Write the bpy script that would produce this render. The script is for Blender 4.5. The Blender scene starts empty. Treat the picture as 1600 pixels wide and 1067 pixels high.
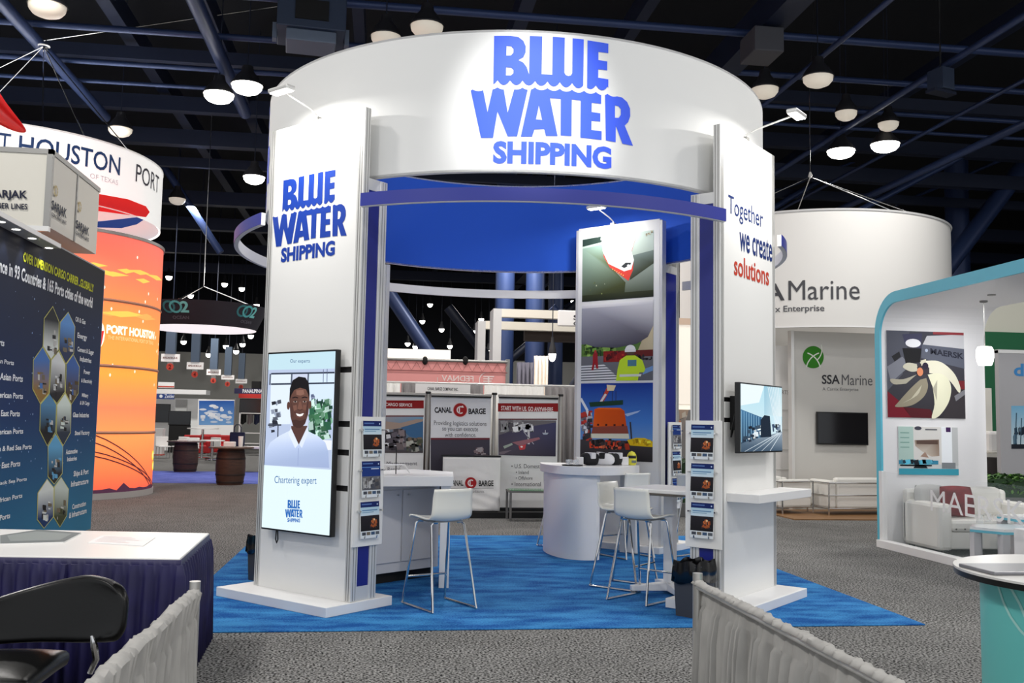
import bpy, bmesh, math, random
from mathutils import Vector, Matrix
from mathutils.geometry import tessellate_polygon

sc = bpy.context.scene
COL = sc.collection
PI = math.pi
S2 = math.sqrt(0.5)

# ------------------------------------------------------------------ camera
CAM = Vector((-1.4025, -10.5046, 1.5861))
YAW, PITCH, ROLL, FPX = 0.1325, 0.0858, 0.0181, 1490.9
_fw = Vector((math.sin(YAW) * math.cos(PITCH), math.cos(YAW) * math.cos(PITCH), math.sin(PITCH)))
_rt = Vector((math.cos(YAW), -math.sin(YAW), 0))
_up = _rt.cross(_fw)
RT = math.cos(ROLL) * _rt + math.sin(ROLL) * _up
UP = -math.sin(ROLL) * _rt + math.cos(ROLL) * _up
FW = _fw
cam_data = bpy.data.cameras.new('camera')
cam_data.sensor_fit = 'HORIZONTAL'
cam_data.sensor_width = 36.0
cam_data.lens = FPX / 1600 * 36.0
cam_data.clip_start = 0.05
cam_data.clip_end = 300
cam = bpy.data.objects.new('camera', cam_data)
COL.objects.link(cam)
cam.matrix_world = Matrix((
    (RT.x, UP.x, -FW.x, CAM.x), (RT.y, UP.y, -FW.y, CAM.y), (RT.z, UP.z, -FW.z, CAM.z), (0, 0, 0, 1)))
sc.camera = cam

# ------------------------------------------------------------------ world, exposure
sc.view_settings.view_transform = 'Standard'
sc.view_settings.look = 'None'
sc.view_settings.gamma = 1.0
sc.view_settings.use_curve_mapping = False
sc.view_settings.exposure = 0.12
world = bpy.data.worlds.new('hall')
world.use_nodes = True
sc.world = world
world.node_tree.nodes['Background'].inputs[0].default_value = (0.93, 0.96, 1.0, 1)
world.node_tree.nodes['Background'].inputs[1].default_value = 0.82

def area_light(name, loc, power, size, target=None, color=(1, 1, 1), spread=PI):
    d = bpy.data.lights.new(name, 'AREA')
    d.energy = power; d.shape = 'DISK'; d.size = size; d.color = color; d.spread = spread
    o = bpy.data.objects.new(name, d)
    COL.objects.link(o)
    o.location = loc
    if target is not None:
        o.rotation_euler = (Vector(target) - Vector(loc)).to_track_quat('-Z', 'Y').to_euler()
    return o

def spot_light(name, loc, target, power, angle, blend=0.5, size=0.08, color=(1, 1, 1), parent=None):
    d = bpy.data.lights.new(name, 'SPOT')
    d.energy = power; d.spot_size = angle; d.spot_blend = blend; d.shadow_soft_size = size; d.color = color
    o = bpy.data.objects.new(name, d)
    COL.objects.link(o)
    o.location = loc
    o.rotation_euler = (Vector(target) - Vector(loc)).to_track_quat('-Z', 'Y').to_euler()
    return o

# the hall's high-bay lamps (those outside the frame as light alone)
for hx, hy, hp in [(-7, -9, 260), (0, -11, 190), (7, -9, 260), (-7, -3, 240), (7, -3, 240), (-7, 4, 260), (0.6, 5.2, 240), (8, 4, 260),
                   (-8, 12, 330), (1, 12, 330), (10, 12, 330), (-8, 22, 420), (3, 22, 580), (14, 24, 400), (-10, 31, 650), (4, 38, 420)]:
    area_light('high_bay_light', (hx, hy, 8.6), hp, 0.9, color=(1.0, 0.97, 0.93))
# the aimed spots that light the round sign
spot_light('sign_spot_light', (-0.7, -9.0, 8.4), (-0.22, -2.7, 4.2), 2600, math.radians(13), 0.8, 0.12)

# ------------------------------------------------------------------ pixel <-> world helpers
def ray(x, y):
    return FW * FPX + RT * (x - 800) + UP * (533.5 - y)
def at_z(x, y, z=0.0):
    d = ray(x, y); return CAM + d * ((z - CAM.z) / d.z)
def at_y(x, y, Y):
    d = ray(x, y); return CAM + d * ((Y - CAM.y) / d.y)
def at_x(x, y, X):
    d = ray(x, y); return CAM + d * ((X - CAM.x) / d.x)
def at_plane(x, y, P, n):
    d = ray(x, y); P = Vector(P); n = Vector(n)
    return CAM + d * ((P - CAM).dot(n) / d.dot(n))
def rect_y(x0, y0, x1, y1, Y):
    a = at_y(x0, (y0 + y1) / 2, Y); b = at_y(x1, (y0 + y1) / 2, Y)
    t = at_y((x0 + x1) / 2, y0, Y); m = at_y((x0 + x1) / 2, y1, Y)
    return a.x, b.x, m.z, t.z

# ------------------------------------------------------------------ colours and materials
def lin(c):
    return tuple((v / 255 / 12.92) if v / 255 <= 0.04045 else ((v / 255 + 0.055) / 1.055) ** 2.4 for v in c)
MATS = {}
def mat(name, rgb=(200, 200, 200), rough=0.5, metal=0.0, emit=0.0, alpha=1.0, coat=0.0, spec=0.5, noise=None, bump=None, trans=0.0):
    """noise = (scale, amount, detail): brightness variation; bump = (scale, strength)"""
    if name in MATS: return MATS[name]
    m = bpy.data.materials.new(name); m.use_nodes = True
    nt = m.node_tree; b = nt.nodes['Principled BSDF']
    c = lin(rgb) + (1,)
    b.inputs['Base Color'].default_value = c
    b.inputs['Roughness'].default_value = rough
    b.inputs['Metallic'].default_value = metal
    b.inputs['Specular IOR Level'].default_value = spec
    b.inputs['Coat Weight'].default_value = coat
    b.inputs['Alpha'].default_value = alpha
    b.inputs['Transmission Weight'].default_value = trans
    if emit:
        b.inputs['Emission Color'].default_value = c
        b.inputs['Emission Strength'].default_value = emit
    if noise or bump:
        tc = nt.nodes.new('ShaderNodeTexCoord')
    if noise:
        n = nt.nodes.new('ShaderNodeTexNoise'); n.inputs['Scale'].default_value = noise[0]; n.inputs['Detail'].default_value = noise[2]
        mp = nt.nodes.new('ShaderNodeMapping')
        if len(noise) > 3: mp.inputs['Scale'].default_value = noise[3]
        nt.links.new(tc.outputs['Object'], mp.inputs[0]); nt.links.new(mp.outputs[0], n.inputs['Vector'])
        mr = nt.nodes.new('ShaderNodeMapRange')
        mr.inputs[1].default_value = 0.3; mr.inputs[2].default_value = 0.7
        mr.inputs[3].default_value = 1 - noise[1]; mr.inputs[4].default_value = 1 + noise[1]
        nt.links.new(n.outputs['Fac'], mr.inputs[0])
        mx = nt.nodes.new('ShaderNodeVectorMath'); mx.operation = 'SCALE'
        mx.inputs[0].default_value = c[:3]
        nt.links.new(mr.outputs[0], mx.inputs['Scale'])
        nt.links.new(mx.outputs[0], b.inputs['Base Color'])
    if bump:
        n2 = nt.nodes.new('ShaderNodeTexNoise'); n2.inputs['Scale'].default_value = bump[0]; n2.inputs['Detail'].default_value = 3
        nt.links.new(tc.outputs['Object'], n2.inputs['Vector'])
        bp = nt.nodes.new('ShaderNodeBump'); bp.inputs['Strength'].default_value = bump[1]; bp.inputs['Distance'].default_value = 0.01
        nt.links.new(n2.outputs['Fac'], bp.inputs['Height']); nt.links.new(bp.outputs[0], b.inputs['Normal'])
    MATS[name] = m
    return m

def attr_mat(name, rough=0.45, emit=0.0, base=True):
    """a print or a screen: its picture's colours are stored per corner"""
    if name in MATS: return MATS[name]
    m = bpy.data.materials.new(name); m.use_nodes = True
    nt = m.node_tree; b = nt.nodes['Principled BSDF']
    a = nt.nodes.new('ShaderNodeAttribute'); a.attribute_name = 'Col'
    b.inputs['Roughness'].default_value = rough
    b.inputs['Specular IOR Level'].default_value = 0.2
    if emit:
        b.inputs['Base Color'].default_value = (0.01, 0.01, 0.01, 1)
        nt.links.new(a.outputs['Color'], b.inputs['Emission Color'])
        b.inputs['Emission Strength'].default_value = emit
        if base: nt.links.new(a.outputs['Color'], b.inputs['Base Color'])
    else:
        nt.links.new(a.outputs['Color'], b.inputs['Base Color'])
    MATS[name] = m
    return m

WHITE = mat('white_laminate', (236, 235, 234), 0.42)
PANEL = mat('white_panel', (238, 237, 234), 0.55)
FABRIC = mat('white_sign_fabric', (232, 232, 230), 0.8)
LINER = mat('blue_sign_fabric', (24, 88, 208), 0.75)
ALU = mat('brushed_aluminium', (224, 223, 220), 0.4, 0.35)
ALUD = mat('grooved_aluminium', (150, 149, 146), 0.45, 0.6)
BLUEP = mat('navy_blue_panel', (26, 36, 128), 0.35)
RINGB = mat('royal_blue_band', (42, 52, 150), 0.35)
CHROME = mat('chrome', (215, 215, 215), 0.12, 1.0)
BLACK = mat('black_plastic', (14, 14, 15), 0.35)
BLACKM = mat('black_matte', (12, 12, 13), 0.8)
DARKGAP = mat('dark_slot', (38, 36, 38), 0.7)
LOGO = mat('logo_blue', (18, 60, 160), 0.5)
NAVYTXT = mat('navy_lettering', (24, 48, 112), 0.5)
REDTXT = mat('red_lettering', (196, 62, 40), 0.5)
GREYTXT = mat('grey_lettering', (88, 88, 90), 0.5)
WHITETXT = mat('white_lettering', (240, 240, 240), 0.5)
BLACKTXT = mat('black_lettering', (25, 25, 28), 0.5)
LAMPGLOW = mat('lamp_glow', (255, 250, 240), 0.5, emit=9.0)
LAMPDIM = mat('lamp_diffuser', (235, 225, 208), 0.5, emit=0.35)
STEELNAVY = mat('painted_navy_steel', (48, 64, 104), 0.4, 0.2)
STEELDARK = mat('dark_navy_steel', (22, 30, 50), 0.5, 0.1)
PRINT = attr_mat('printed_picture', 0.6)
SCREEN = attr_mat('lit_screen', 0.2, 1.0, False)
BACKLIT = attr_mat('backlit_fabric', 0.6, 0.75)

# ------------------------------------------------------------------ objects, labels
def tag(o, label=None, cat=None, group=None, kind=None):
    if label: o['label'] = label
    if cat: o['category'] = cat
    if group: o['group'] = group
    if kind: o['kind'] = kind
    return o
def thing(name, label, cat, loc=(0, 0, 0), rotz=0.0, group=None):
    o = bpy.data.objects.new(name, None); COL.objects.link(o)
    o.empty_display_size = 0.1
    o.location = loc; o.rotation_euler = (0, 0, rotz)
    return tag(o, label, cat, group)
def kids(o):
    return [c for c in bpy.data.objects if c.parent == o]
def copy_tree(root, loc, rotz, label=None, group=None):
    r = root.copy(); COL.objects.link(r); r.location = loc; r.rotation_euler = (0, 0, rotz)
    if label: r['label'] = label
    if group: r['group'] = group
    def rec(src, dst):
        for ch in kids(src):
            c = ch.copy(); COL.objects.link(c); c.parent = dst
            rec(ch, c)
    rec(root, r)
    return r

class MB:
    def __init__(self):
        self.v = []; self.f = []; self.m = []
    def add(self, vs, fs, m=0):
        n = len(self.v); self.v += [tuple(p) for p in vs]
        for f in fs:
            self.f.append([n + i for i in f]); self.m.append(m)
        return self
    def box(self, x0, x1, y0, y1, z0, z1, m=0):
        if x0 > x1: x0, x1 = x1, x0
        if y0 > y1: y0, y1 = y1, y0
        if z0 > z1: z0, z1 = z1, z0
        return self.add([(x0, y0, z0), (x1, y0, z0), (x1, y1, z0), (x0, y1, z0), (x0, y0, z1), (x1, y0, z1), (x1, y1, z1), (x0, y1, z1)],
                        [(0, 3, 2, 1), (4, 5, 6, 7), (0, 1, 5, 4), (1, 2, 6, 5), (2, 3, 7, 6), (3, 0, 4, 7)], m)
    def prism(self, poly, z0, z1, m=0):
        a = sum(poly[i][0] * poly[(i + 1) % len(poly)][1] - poly[(i + 1) % len(poly)][0] * poly[i][1] for i in range(len(poly)))
        if a < 0: poly = poly[::-1]
        n = len(poly)
        vs = [(p[0], p[1], z0) for p in poly] + [(p[0], p[1], z1) for p in poly]
        fs = [tuple(range(n - 1, -1, -1)), tuple(range(n, 2 * n))] + [(i, (i + 1) % n, n + (i + 1) % n, n + i) for i in range(n)]
        return self.add(vs, fs, m)
    def extr(self, poly, axis, a0, a1, m=0):
        """a polygon in the plane across `axis`, swept from a0 to a1"""
        t = MB().prism(poly, a0, a1)
        if axis == 'x': vs = [(z, x, y) for x, y, z in t.v]
        elif axis == 'y': vs = [(y, z, x) for x, y, z in t.v]
        else: vs = t.v
        return self.add(vs, t.f, m)
    def beam(self, p, q, w, h, m=0):
        p = Vector(p); q = Vector(q); d = (q - p).normalized()
        up = Vector((0, 0, 1)) if abs(d.z) < 0.95 else Vector((0, 1, 0))
        a = d.cross(up).normalized(); b = a.cross(d)
        vs = []
        for c in (p, q):
            vs += [c - a * w / 2 - b * h / 2, c + a * w / 2 - b * h / 2, c + a * w / 2 + b * h / 2, c - a * w / 2 + b * h / 2]
        return self.add(vs, [(3, 2, 1, 0), (4, 5, 6, 7), (0, 1, 5, 4), (1, 2, 6, 5), (2, 3, 7, 6), (3, 0, 4, 7)], m)
    def tube(self, pts, r, n=8, m=0, closed=False):
        pts = [Vector(p) for p in pts]; N = len(pts); vs = []; fs = []
        ref = None
        for i, p in enumerate(pts):
            if closed: d = (pts[(i + 1) % N] - pts[i - 1]).normalized()
            elif i == 0: d = (pts[1] - p).normalized()
            elif i == N - 1: d = (p - pts[-2]).normalized()
            else: d = ((pts[i + 1] - p).normalized() + (p - pts[i - 1]).normalized()).normalized()
            if ref is None:
                ref = Vector((0, 0, 1)) if abs(d.z) < 0.9 else Vector((1, 0, 0))
            a = (ref - d * ref.dot(d)).normalized(); ref = a
            b = d.cross(a)
            rr = r[i] if isinstance(r, (list, tuple)) else r
            vs += [p + (a * math.cos(2 * PI * k / n) + b * math.sin(2 * PI * k / n)) * rr for k in range(n)]
        for i in range(N if closed else N - 1):
            j = (i + 1) % N
            fs += [(i * n + k, i * n + (k + 1) % n, j * n + (k + 1) % n, j * n + k) for k in range(n)]
        if not closed:
            fs += [tuple(range(n - 1, -1, -1)), tuple((N - 1) * n + k for k in range(n))]
        return self.add(vs, fs, m)
    def lathe(self, prof, n=32, c=(0, 0, 0), a0=0.0, a1=2 * PI, m=0, closed_prof=False):
        full = abs(a1 - a0 - 2 * PI) < 1e-6
        k = n if full else n + 1
        vs = []
        for i in range(k):
            a = a0 + (a1 - a0) * i / n
            vs += [(c[0] + r * math.cos(a), c[1] + r * math.sin(a), c[2] + z) for r, z in prof]
        P = len(prof); fs = []
        for i in range(n):
            j = (i + 1) % k
            for q in range(P if closed_prof else P - 1):
                w = (q + 1) % P
                fs.append((i * P + q, j * P + q, j * P + w, i * P + w))
        if not full and closed_prof:
            fs += [tuple(range(P)), tuple((k - 1) * P + q for q in range(P - 1, -1, -1))]
        return self.add(vs, fs, m)
    def ball(self, c, rx, ry=None, rz=None, n=16, m=0):
        ry = ry or rx; rz = rz or rx; vs = []; fs = []
        h = n // 2
        for i in range(h + 1):
            t = PI * i / h
            for k in range(n):
                p = 2 * PI * k / n
                vs.append((c[0] + rx * math.sin(t) * math.cos(p), c[1] + ry * math.sin(t) * math.sin(p), c[2] + rz * math.cos(t)))
        for i in range(h):
            for k in range(n):
                fs.append((i * n + k, (i + 1) * n + k, (i + 1) * n + (k + 1) % n, i * n + (k + 1) % n))
        return self.add(vs, fs, m)
    def grid(self, fn, nu, nv, m=0):
        vs = [fn(i / nu, j / nv) for j in range(nv + 1) for i in range(nu + 1)]
        fs = [(j * (nu + 1) + i, j * (nu + 1) + i + 1, (j + 1) * (nu + 1) + i + 1, (j + 1) * (nu + 1) + i) for j in range(nv) for i in range(nu)]
        return self.add(vs, fs, m)
    def build(self, name, mats, parent=None, smooth=False, bevel=0.0, solid=0.0, sub=0, weld=False, label=None):
        me = bpy.data.meshes.new(name)
        me.from_pydata(self.v, [], self.f)
        for mm in (mats if isinstance(mats, (list, tuple)) else [mats]): me.materials.append(mm)
        me.polygons.foreach_set('material_index', self.m)
        bm = bmesh.new(); bm.from_mesh(me)
        if weld: bmesh.ops.remove_doubles(bm, verts=bm.verts, dist=1e-5)
        bmesh.ops.recalc_face_normals(bm, faces=bm.faces)
        bm.to_mesh(me); bm.free()
        if smooth:
            me.polygons.foreach_set('use_smooth', [True] * len(me.polygons))
            try: me.set_sharp_from_angle(angle=math.radians(40))
            except Exception: pass
        me.update()
        o = bpy.data.objects.new(name, me); COL.objects.link(o)
        if parent: o.parent = parent
        if solid:
            md = o.modifiers.new('thickness', 'SOLIDIFY'); md.thickness = solid; md.offset = 0
        if bevel:
            md = o.modifiers.new('bevel', 'BEVEL'); md.width = bevel; md.segments = 2; md.limit_method = 'ANGLE'; md.angle_limit = math.radians(40)
        if sub:
            md = o.modifiers.new('smooth', 'SUBSURF'); md.levels = sub; md.render_levels = sub
        if label: o['label'] = label
        return o

def struct(name, mb, m, **k):
    return tag(mb.build(name, m, **k), kind='structure')

# ------------------------------------------------------------------ flat art: prints, lettering, screens
_tc = {}
def glyphs(s, bold=0.0, space=1.0):
    key = (s, bold, space)
    if key in _tc: return _tc[key]
    cu = bpy.data.curves.new('t', 'FONT'); cu.body = s; cu.size = 1.0; cu.offset = bold; cu.resolution_u = 3; cu.space_character = space
    ob = bpy.data.objects.new('t', cu)
    me = bpy.data.meshes.new_from_object(ob)
    vs = [(v.co.x, v.co.y) for v in me.vertices]; fs = [tuple(p.vertices) for p in me.polygons]
    bpy.data.objects.remove(ob); bpy.data.meshes.remove(me); bpy.data.curves.remove(cu)
    xs = [v[0] for v in vs] or [0, 1]; ys = [v[1] for v in vs] or [0, 1]
    x0, x1, y0, y1 = min(xs), max(xs), min(ys), max(ys)
    vs = [((x - x0) / max(x1 - x0, 1e-6), (y - y0) / max(y1 - y0, 1e-6)) for x, y in vs]
    _tc[key] = (vs, fs, (x1 - x0) / max(y1 - y0, 1e-6))
    return _tc[key]

class Art:
    """2-D shapes in a picture's own frame (u right, v DOWN); each goes a hair in front of the last"""
    def __init__(self): self.items = []
    def poly(self, pts, c, layer=1, holes=()):
        loops = [[Vector((x, y, 0)) for x, y in pts]] + [[Vector((x, y, 0)) for x, y in h] for h in holes]
        flat = [p for l in loops for p in l]
        tris = tessellate_polygon(loops)
        if c and isinstance(c[0], (tuple, list)): cols = list(c)
        else: cols = [c] * len(flat)
        self.items.append(([(p.x, p.y) for p in flat], [tuple(t) for t in tris], cols, layer)); return self
    def rect(self, x0, y0, x1, y1, c, layer=1, c2=None):
        return self.poly([(x0, y0), (x1, y0), (x1, y1), (x0, y1)], c if c2 is None else [c, c, c2, c2], layer)
    def ell(self, cx, cy, rx, ry, c, layer=1, n=24, a0=0, a1=2 * PI):
        return self.poly([(cx + rx * math.cos(a0 + (a1 - a0) * i / n), cy + ry * math.sin(a0 + (a1 - a0) * i / n)) for i in range(n if a1 - a0 > 6.2 else n + 1)], c, layer)
    def line(self, pts, w, c, layer=1):
        for (x0, y0), (x1, y1) in zip(pts, pts[1:]):
            d = math.hypot(x1 - x0, y1 - y0) or 1; nx, ny = -(y1 - y0) / d * w / 2, (x1 - x0) / d * w / 2
            self.poly([(x0 + nx, y0 + ny), (x1 + nx, y1 + ny), (x1 - nx, y1 - ny), (x0 - nx, y0 - ny)], c, layer)
        return self
    def ring(self, cx, cy, r, w, c, layer=1, n=24, a0=0, a1=2 * PI):
        return self.line([(cx + r * math.cos(a0 + (a1 - a0) * i / n), cy + r * math.sin(a0 + (a1 - a0) * i / n)) for i in range(n + 1)], w, c, layer)
    def text(self, s, x0, y0, x1, y1, c, layer=3, bold=0.0, slope=0.0, space=1.0, keep=None):
        """fit the words' bounding box to x0..x1, y0..y1; slope tilts the line"""
        vs, fs, asp = glyphs(s, bold, space)
        if keep == 'l': x1 = x0 + (y1 - y0) * asp
        if keep == 'c':
            m = (x0 + x1) / 2; w = (y1 - y0) * asp; x0, x1 = m - w / 2, m + w / 2
        pts = [(x0 + u * (x1 - x0), y1 - v * (y1 - y0) + slope * u * (x1 - x0)) for u, v in vs]
        self.items.append((pts, fs, [c] * len(pts), layer)); return self
    def clutter(self, x0, y0, x1, y1, pal, n, sz, layer=2, seed=1, asp=1.0):
        r = random.Random(seed)
        for i in range(n):
            w = sz * r.uniform(0.3, 1.2); h = sz * asp * r.uniform(0.3, 1.2)
            cx = r.uniform(x0 + w / 2, max(x0 + w / 2, x1 - w / 2)); cy = r.uniform(y0 + h / 2, max(y0 + h / 2, y1 - h / 2))
            k = r.choice(pal); j = r.uniform(0.8, 1.15); col = tuple(min(255, q * j) for q in k)
            self.poly([(cx - w / 2, cy - h / 2 * r.uniform(.4, 1)), (cx + w / 2 * r.uniform(.4, 1), cy - h / 2), (cx + w / 2, cy + h / 2 * r.uniform(.4, 1)), (cx - w / 2 * r.uniform(.4, 1), cy + h / 2)], col, layer + (i % 7) * 0.12)
        return self
    def build(self, name, mapper, m, parent=None, cuts=None, label=None, colour=True):
        verts = []; faces = []; cols = []
        for pts, fs, cl, layer in self.items:
            if cuts:
                bm = bmesh.new(); lay = bm.verts.layers.float_color.new('c')
                bv = []
                for p, c in zip(pts, cl):
                    v = bm.verts.new((p[0], p[1], 0)); v[lay] = lin(c) + (1,); bv.append(v)
                for f in fs:
                    try: bm.faces.new([bv[i] for i in f])
                    except ValueError: pass
                lo = min(p[0] for p in pts); hi = max(p[0] for p in pts)
                for cx in cuts:
                    if lo < cx < hi:
                        bmesh.ops.bisect_plane(bm, geom=bm.verts[:] + bm.edges[:] + bm.faces[:], dist=1e-7, plane_co=(cx, 0, 0), plane_no=(1, 0, 0))
                bm.verts.index_update()
                n = len(verts)
                verts += [mapper(v.co.x, v.co.y, layer + 1) for v in bm.verts]; cols += [tuple(v[lay]) for v in bm.verts]
                faces += [tuple(n + v.index for v in f.verts) for f in bm.faces]
                bm.free()
            else:
                n = len(verts)
                verts += [mapper(x, y, layer + 1) for x, y in pts]
                cols += [lin(c) + (1,) for c in cl]
                faces += [tuple(n + i for i in f) for f in fs]
        me = bpy.data.meshes.new(name)
        me.from_pydata([tuple(v) for v in verts], [], faces)
        if colour:
            at = me.color_attributes.new('Col', 'FLOAT_COLOR', 'POINT')
            for i, c in enumerate(cols): at.data[i].color = c
        me.materials.append(m); me.update()
        o = bpy.data.objects.new(name, me); COL.objects.link(o)
        if parent: o.parent = parent
        if label: o['label'] = label
        return o

def plane_map(O, U, V, N, eps=0.0008):
    """picture (0..1, 0..1 downwards) onto a rectangle: O top-left, U along the top, V down the side"""
    O, U, V, N = Vector(O), Vector(U), Vector(V), Vector(N)
    return lambda u, v, l: O + U * u + V * v + N * (l * eps)
def quad_inv(tl, tr, br, bl):
    """pixel position inside a photographed quad -> picture coordinates (0..1)"""
    src = [(0, 0), (1, 0), (1, 1), (0, 1)]; dst = [tl, tr, br, bl]
    x = [d[0] for d in dst]; y = [d[1] for d in dst]
    dx1, dx2, sx = x[1] - x[2], x[3] - x[2], x[0] - x[1] + x[2] - x[3]
    dy1, dy2, sy = y[1] - y[2], y[3] - y[2], y[0] - y[1] + y[2] - y[3]
    det = dx1 * dy2 - dx2 * dy1
    g = (sx * dy2 - dx2 * sy) / det; h = (dx1 * sy - sx * dy1) / det
    H = Matrix(((x[1] - x[0] + g * x[1], x[3] - x[0] + h * x[3], x[0]), (y[1] - y[0] + g * y[1], y[3] - y[0] + h * y[3], y[0]), (g, h, 1)))
    Hi = H.inverted()
    def f(px, py):
        q = Hi @ Vector((px, py, 1)); return q.x / q.z, q.y / q.z
    return f
def remap(mapper, inv):
    def f(u, v, l):
        a, b = inv(u, v); return mapper(min(1, max(0, a)), min(1, max(0, b)), l)
    return f
def cyl_map(c, R, z0, eps=0.001):
    """u = arc length from the -Y side, v = height, layers go outwards"""
    return lambda u, v, l: Vector((c[0] + (R + l * eps) * math.sin(u / R), c[1] - (R + l * eps) * math.cos(u / R), z0 + v))

def cusps(u0, u1, v, amp, sp=72.5, off=515, n=6):
    """the wave line: hanging scallops between upward cusps, left to right"""
    out = []
    k = math.floor((u0 - off) / sp)
    xs = [u0 + (u1 - u0) * i / 200 for i in range(201)]
    step = sp / n
    cur = [u0]; x = math.floor(u0 / step) * step
    j = math.ceil((u0 - off) / step + 1e-6)
    while off + j * step < u1 - 1e-6:
        cur.append(off + j * step); j += 1
    cur.append(u1)
    for x in cur:
        t = ((x - off) / sp) % 1.0
        out.append((x, v + amp * math.sin(PI * t) ** 0.8 if 0 < t < 1 else v))
    return out

def logo_art(c, shipping=None):
    """the stacked wave logo in its own units: u 360..1335, v 100..842"""
    A = Art()
    wb = cusps(490, 1017, 357, 28)
    blu = [(490, 100), (585, 100), (632, 107), (660, 128), (675, 160), (674, 195), (662, 222), (632, 240), (662, 254), (682, 280), (697, 322), (697, 98), (770, 98), (770, 318),
           (832, 318), (832, 97), (903, 97), (903, 300), (911, 314), (927, 319), (942, 314), (950, 300), (950, 97), (1017, 97)] + wb[::-1]
    A.poly(blu, c, 1, holes=[[(563, 158), (590, 160), (604, 176), (604, 198), (590, 214), (563, 215)], [(563, 283), (592, 284), (606, 298), (606, 318), (592, 330), (563, 330)]])
    we = cusps(1040, 1172, 357, 26)
    A.poly([(1040, 100), (1170, 104), (1170, 160), (1108, 160), (1108, 208), (1164, 210), (1164, 262), (1108, 262), (1108, 312), (1172, 314)] + we[::-1], c, 1)
    A.poly([(360, 418)] + cusps(360, 432, 410, 10) + [(460, 542)] + cusps(487, 552, 400, 12) + [(577, 545)] + cusps(612, 690, 400, 12) +
           [(634, 680), (580, 682), (518, 538), (495, 690), (425, 690)], c, 1)
    ate = [(655, 682), (710, 408)] + cusps(712, 1128, 397, 14) + [(1128, 462), (1070, 462), (1070, 516), (1124, 518), (1124, 566), (1070, 566), (1070, 620), (1133, 622), (1133, 672),
           (1003, 670), (1003, 455), (950, 453), (950, 665), (886, 665), (884, 455), (820, 453), (868, 670), (800, 672), (790, 634), (733, 638), (720, 680)]
    A.poly(ate, c, 1, holes=[[(757, 498), (741, 580), (777, 582)]])
    A.poly(cusps(1152, 1228, 400, 12) + [(1262, 410), (1295, 432), (1314, 468), (1316, 512), (1302, 550), (1280, 572), (1336, 684), (1266, 680), (1222, 580), (1222, 676), (1160, 672)],
           c, 1, holes=[[(1216, 462), (1238, 464), (1254, 480), (1254, 512), (1240, 532), (1216, 534)]])
    A.text('SHIPPING', 497, 708, 1196, 838, c, 1, bold=0.045, space=1.0)
    return A
def lmap(m, x0, x1, z0, z1):
    """logo units -> a box in the surface's own metres (x right, z up)"""
    return lambda u, v, l: m(x0 + (u - 360) / 976 * (x1 - x0), z1 - (v - 97) / 745 * (z1 - z0), l)

# ================================================================== the hall
def carpet_mat(name, c0, c1, fine=140, coarse=5, amt=0.3, stretch=(1, 1, 1), rough=0.95):
    m = bpy.data.materials.new(name); m.use_nodes = True
    nt = m.node_tree; b = nt.nodes['Principled BSDF']; b.inputs['Roughness'].default_value = rough
    b.inputs['Specular IOR Level'].default_value = 0.1
    tc = nt.nodes.new('ShaderNodeTexCoord'); mp = nt.nodes.new('ShaderNodeMapping'); mp.inputs['Scale'].default_value = stretch
    nt.links.new(tc.outputs['Object'], mp.inputs[0])
    n1 = nt.nodes.new('ShaderNodeTexNoise'); n1.inputs['Scale'].default_value = fine; n1.inputs['Detail'].default_value = 2
    n2 = nt.nodes.new('ShaderNodeTexNoise'); n2.inputs['Scale'].default_value = coarse; n2.inputs['Detail'].default_value = 5
    nt.links.new(tc.outputs['Object'], n1.inputs['Vector']); nt.links.new(mp.outputs[0], n2.inputs['Vector'])
    ma = nt.nodes.new('ShaderNodeMix'); ma.data_type = 'FLOAT'; ma.inputs[0].default_value = amt
    nt.links.new(n1.outputs['Fac'], ma.inputs[2]); nt.links.new(n2.outputs['Fac'], ma.inputs[3])
    cr = nt.nodes.new('ShaderNodeValToRGB')
    cr.color_ramp.elements[0].position = 0.40; cr.color_ramp.elements[0].color = lin(c0) + (1,)
    cr.color_ramp.elements[1].position = 0.60; cr.color_ramp.elements[1].color = lin(c1) + (1,)
    nt.links.new(ma.outputs[0], cr.inputs[0]); nt.links.new(cr.outputs[0], b.inputs['Base Color'])
    bp = nt.nodes.new('ShaderNodeBump'); bp.inputs['Strength'].default_value = 0.5; bp.inputs['Distance'].default_value = 0.004
    nt.links.new(n1.outputs['Fac'], bp.inputs['Height']); nt.links.new(bp.outputs[0], b.inputs['Normal'])
    return m
GREYCARPET = carpet_mat('grey_aisle_carpet', (16, 16, 16), (152, 151, 149), 58, 2.2, 0.08)
BLUECARPET = carpet_mat('bright_blue_carpet', (20, 76, 144), (62, 134, 192), 70, 2.4, 0.62, (0.9, 2.2, 1))
LILACCARPET = carpet_mat('lilac_blue_carpet', (84, 98, 178), (120, 132, 212), 80, 3, 0.4)

FX0, FX1, FY0, FY1 = -34, 34, -12, 50
struct('floor', MB().box(FX0, FX1, FY0, FY1, -0.1, 0), GREYCARPET)
CEIL = mat('dark_ceiling_deck', (11, 14, 22), 0.9)
struct('ceiling', MB().box(FX0, FX1, FY0, FY1, 12.0, 12.2), CEIL)
struct('wall_back', MB().box(FX0, FX1, FY1, FY1 + 0.3, 5.6, 12), mat('dark_upper_wall', (10, 14, 24), 0.9))
struct('wall_rear', MB().box(FX0, FX1, FY1, FY1 + 0.3, 0, 5.6), mat('grey_hall_wall', (190, 190, 185), 0.8))
struct('wall_left', MB().box(FX0 - 0.3, FX0, FY0 + 10, FY1, 0, 12), mat('dark_side_wall', (16, 20, 30), 0.9))
struct('wall_right', MB().box(FX1, FX1 + 0.3, FY0 + 10, FY1, 0, 12), mat('dark_side_wall'))

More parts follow.
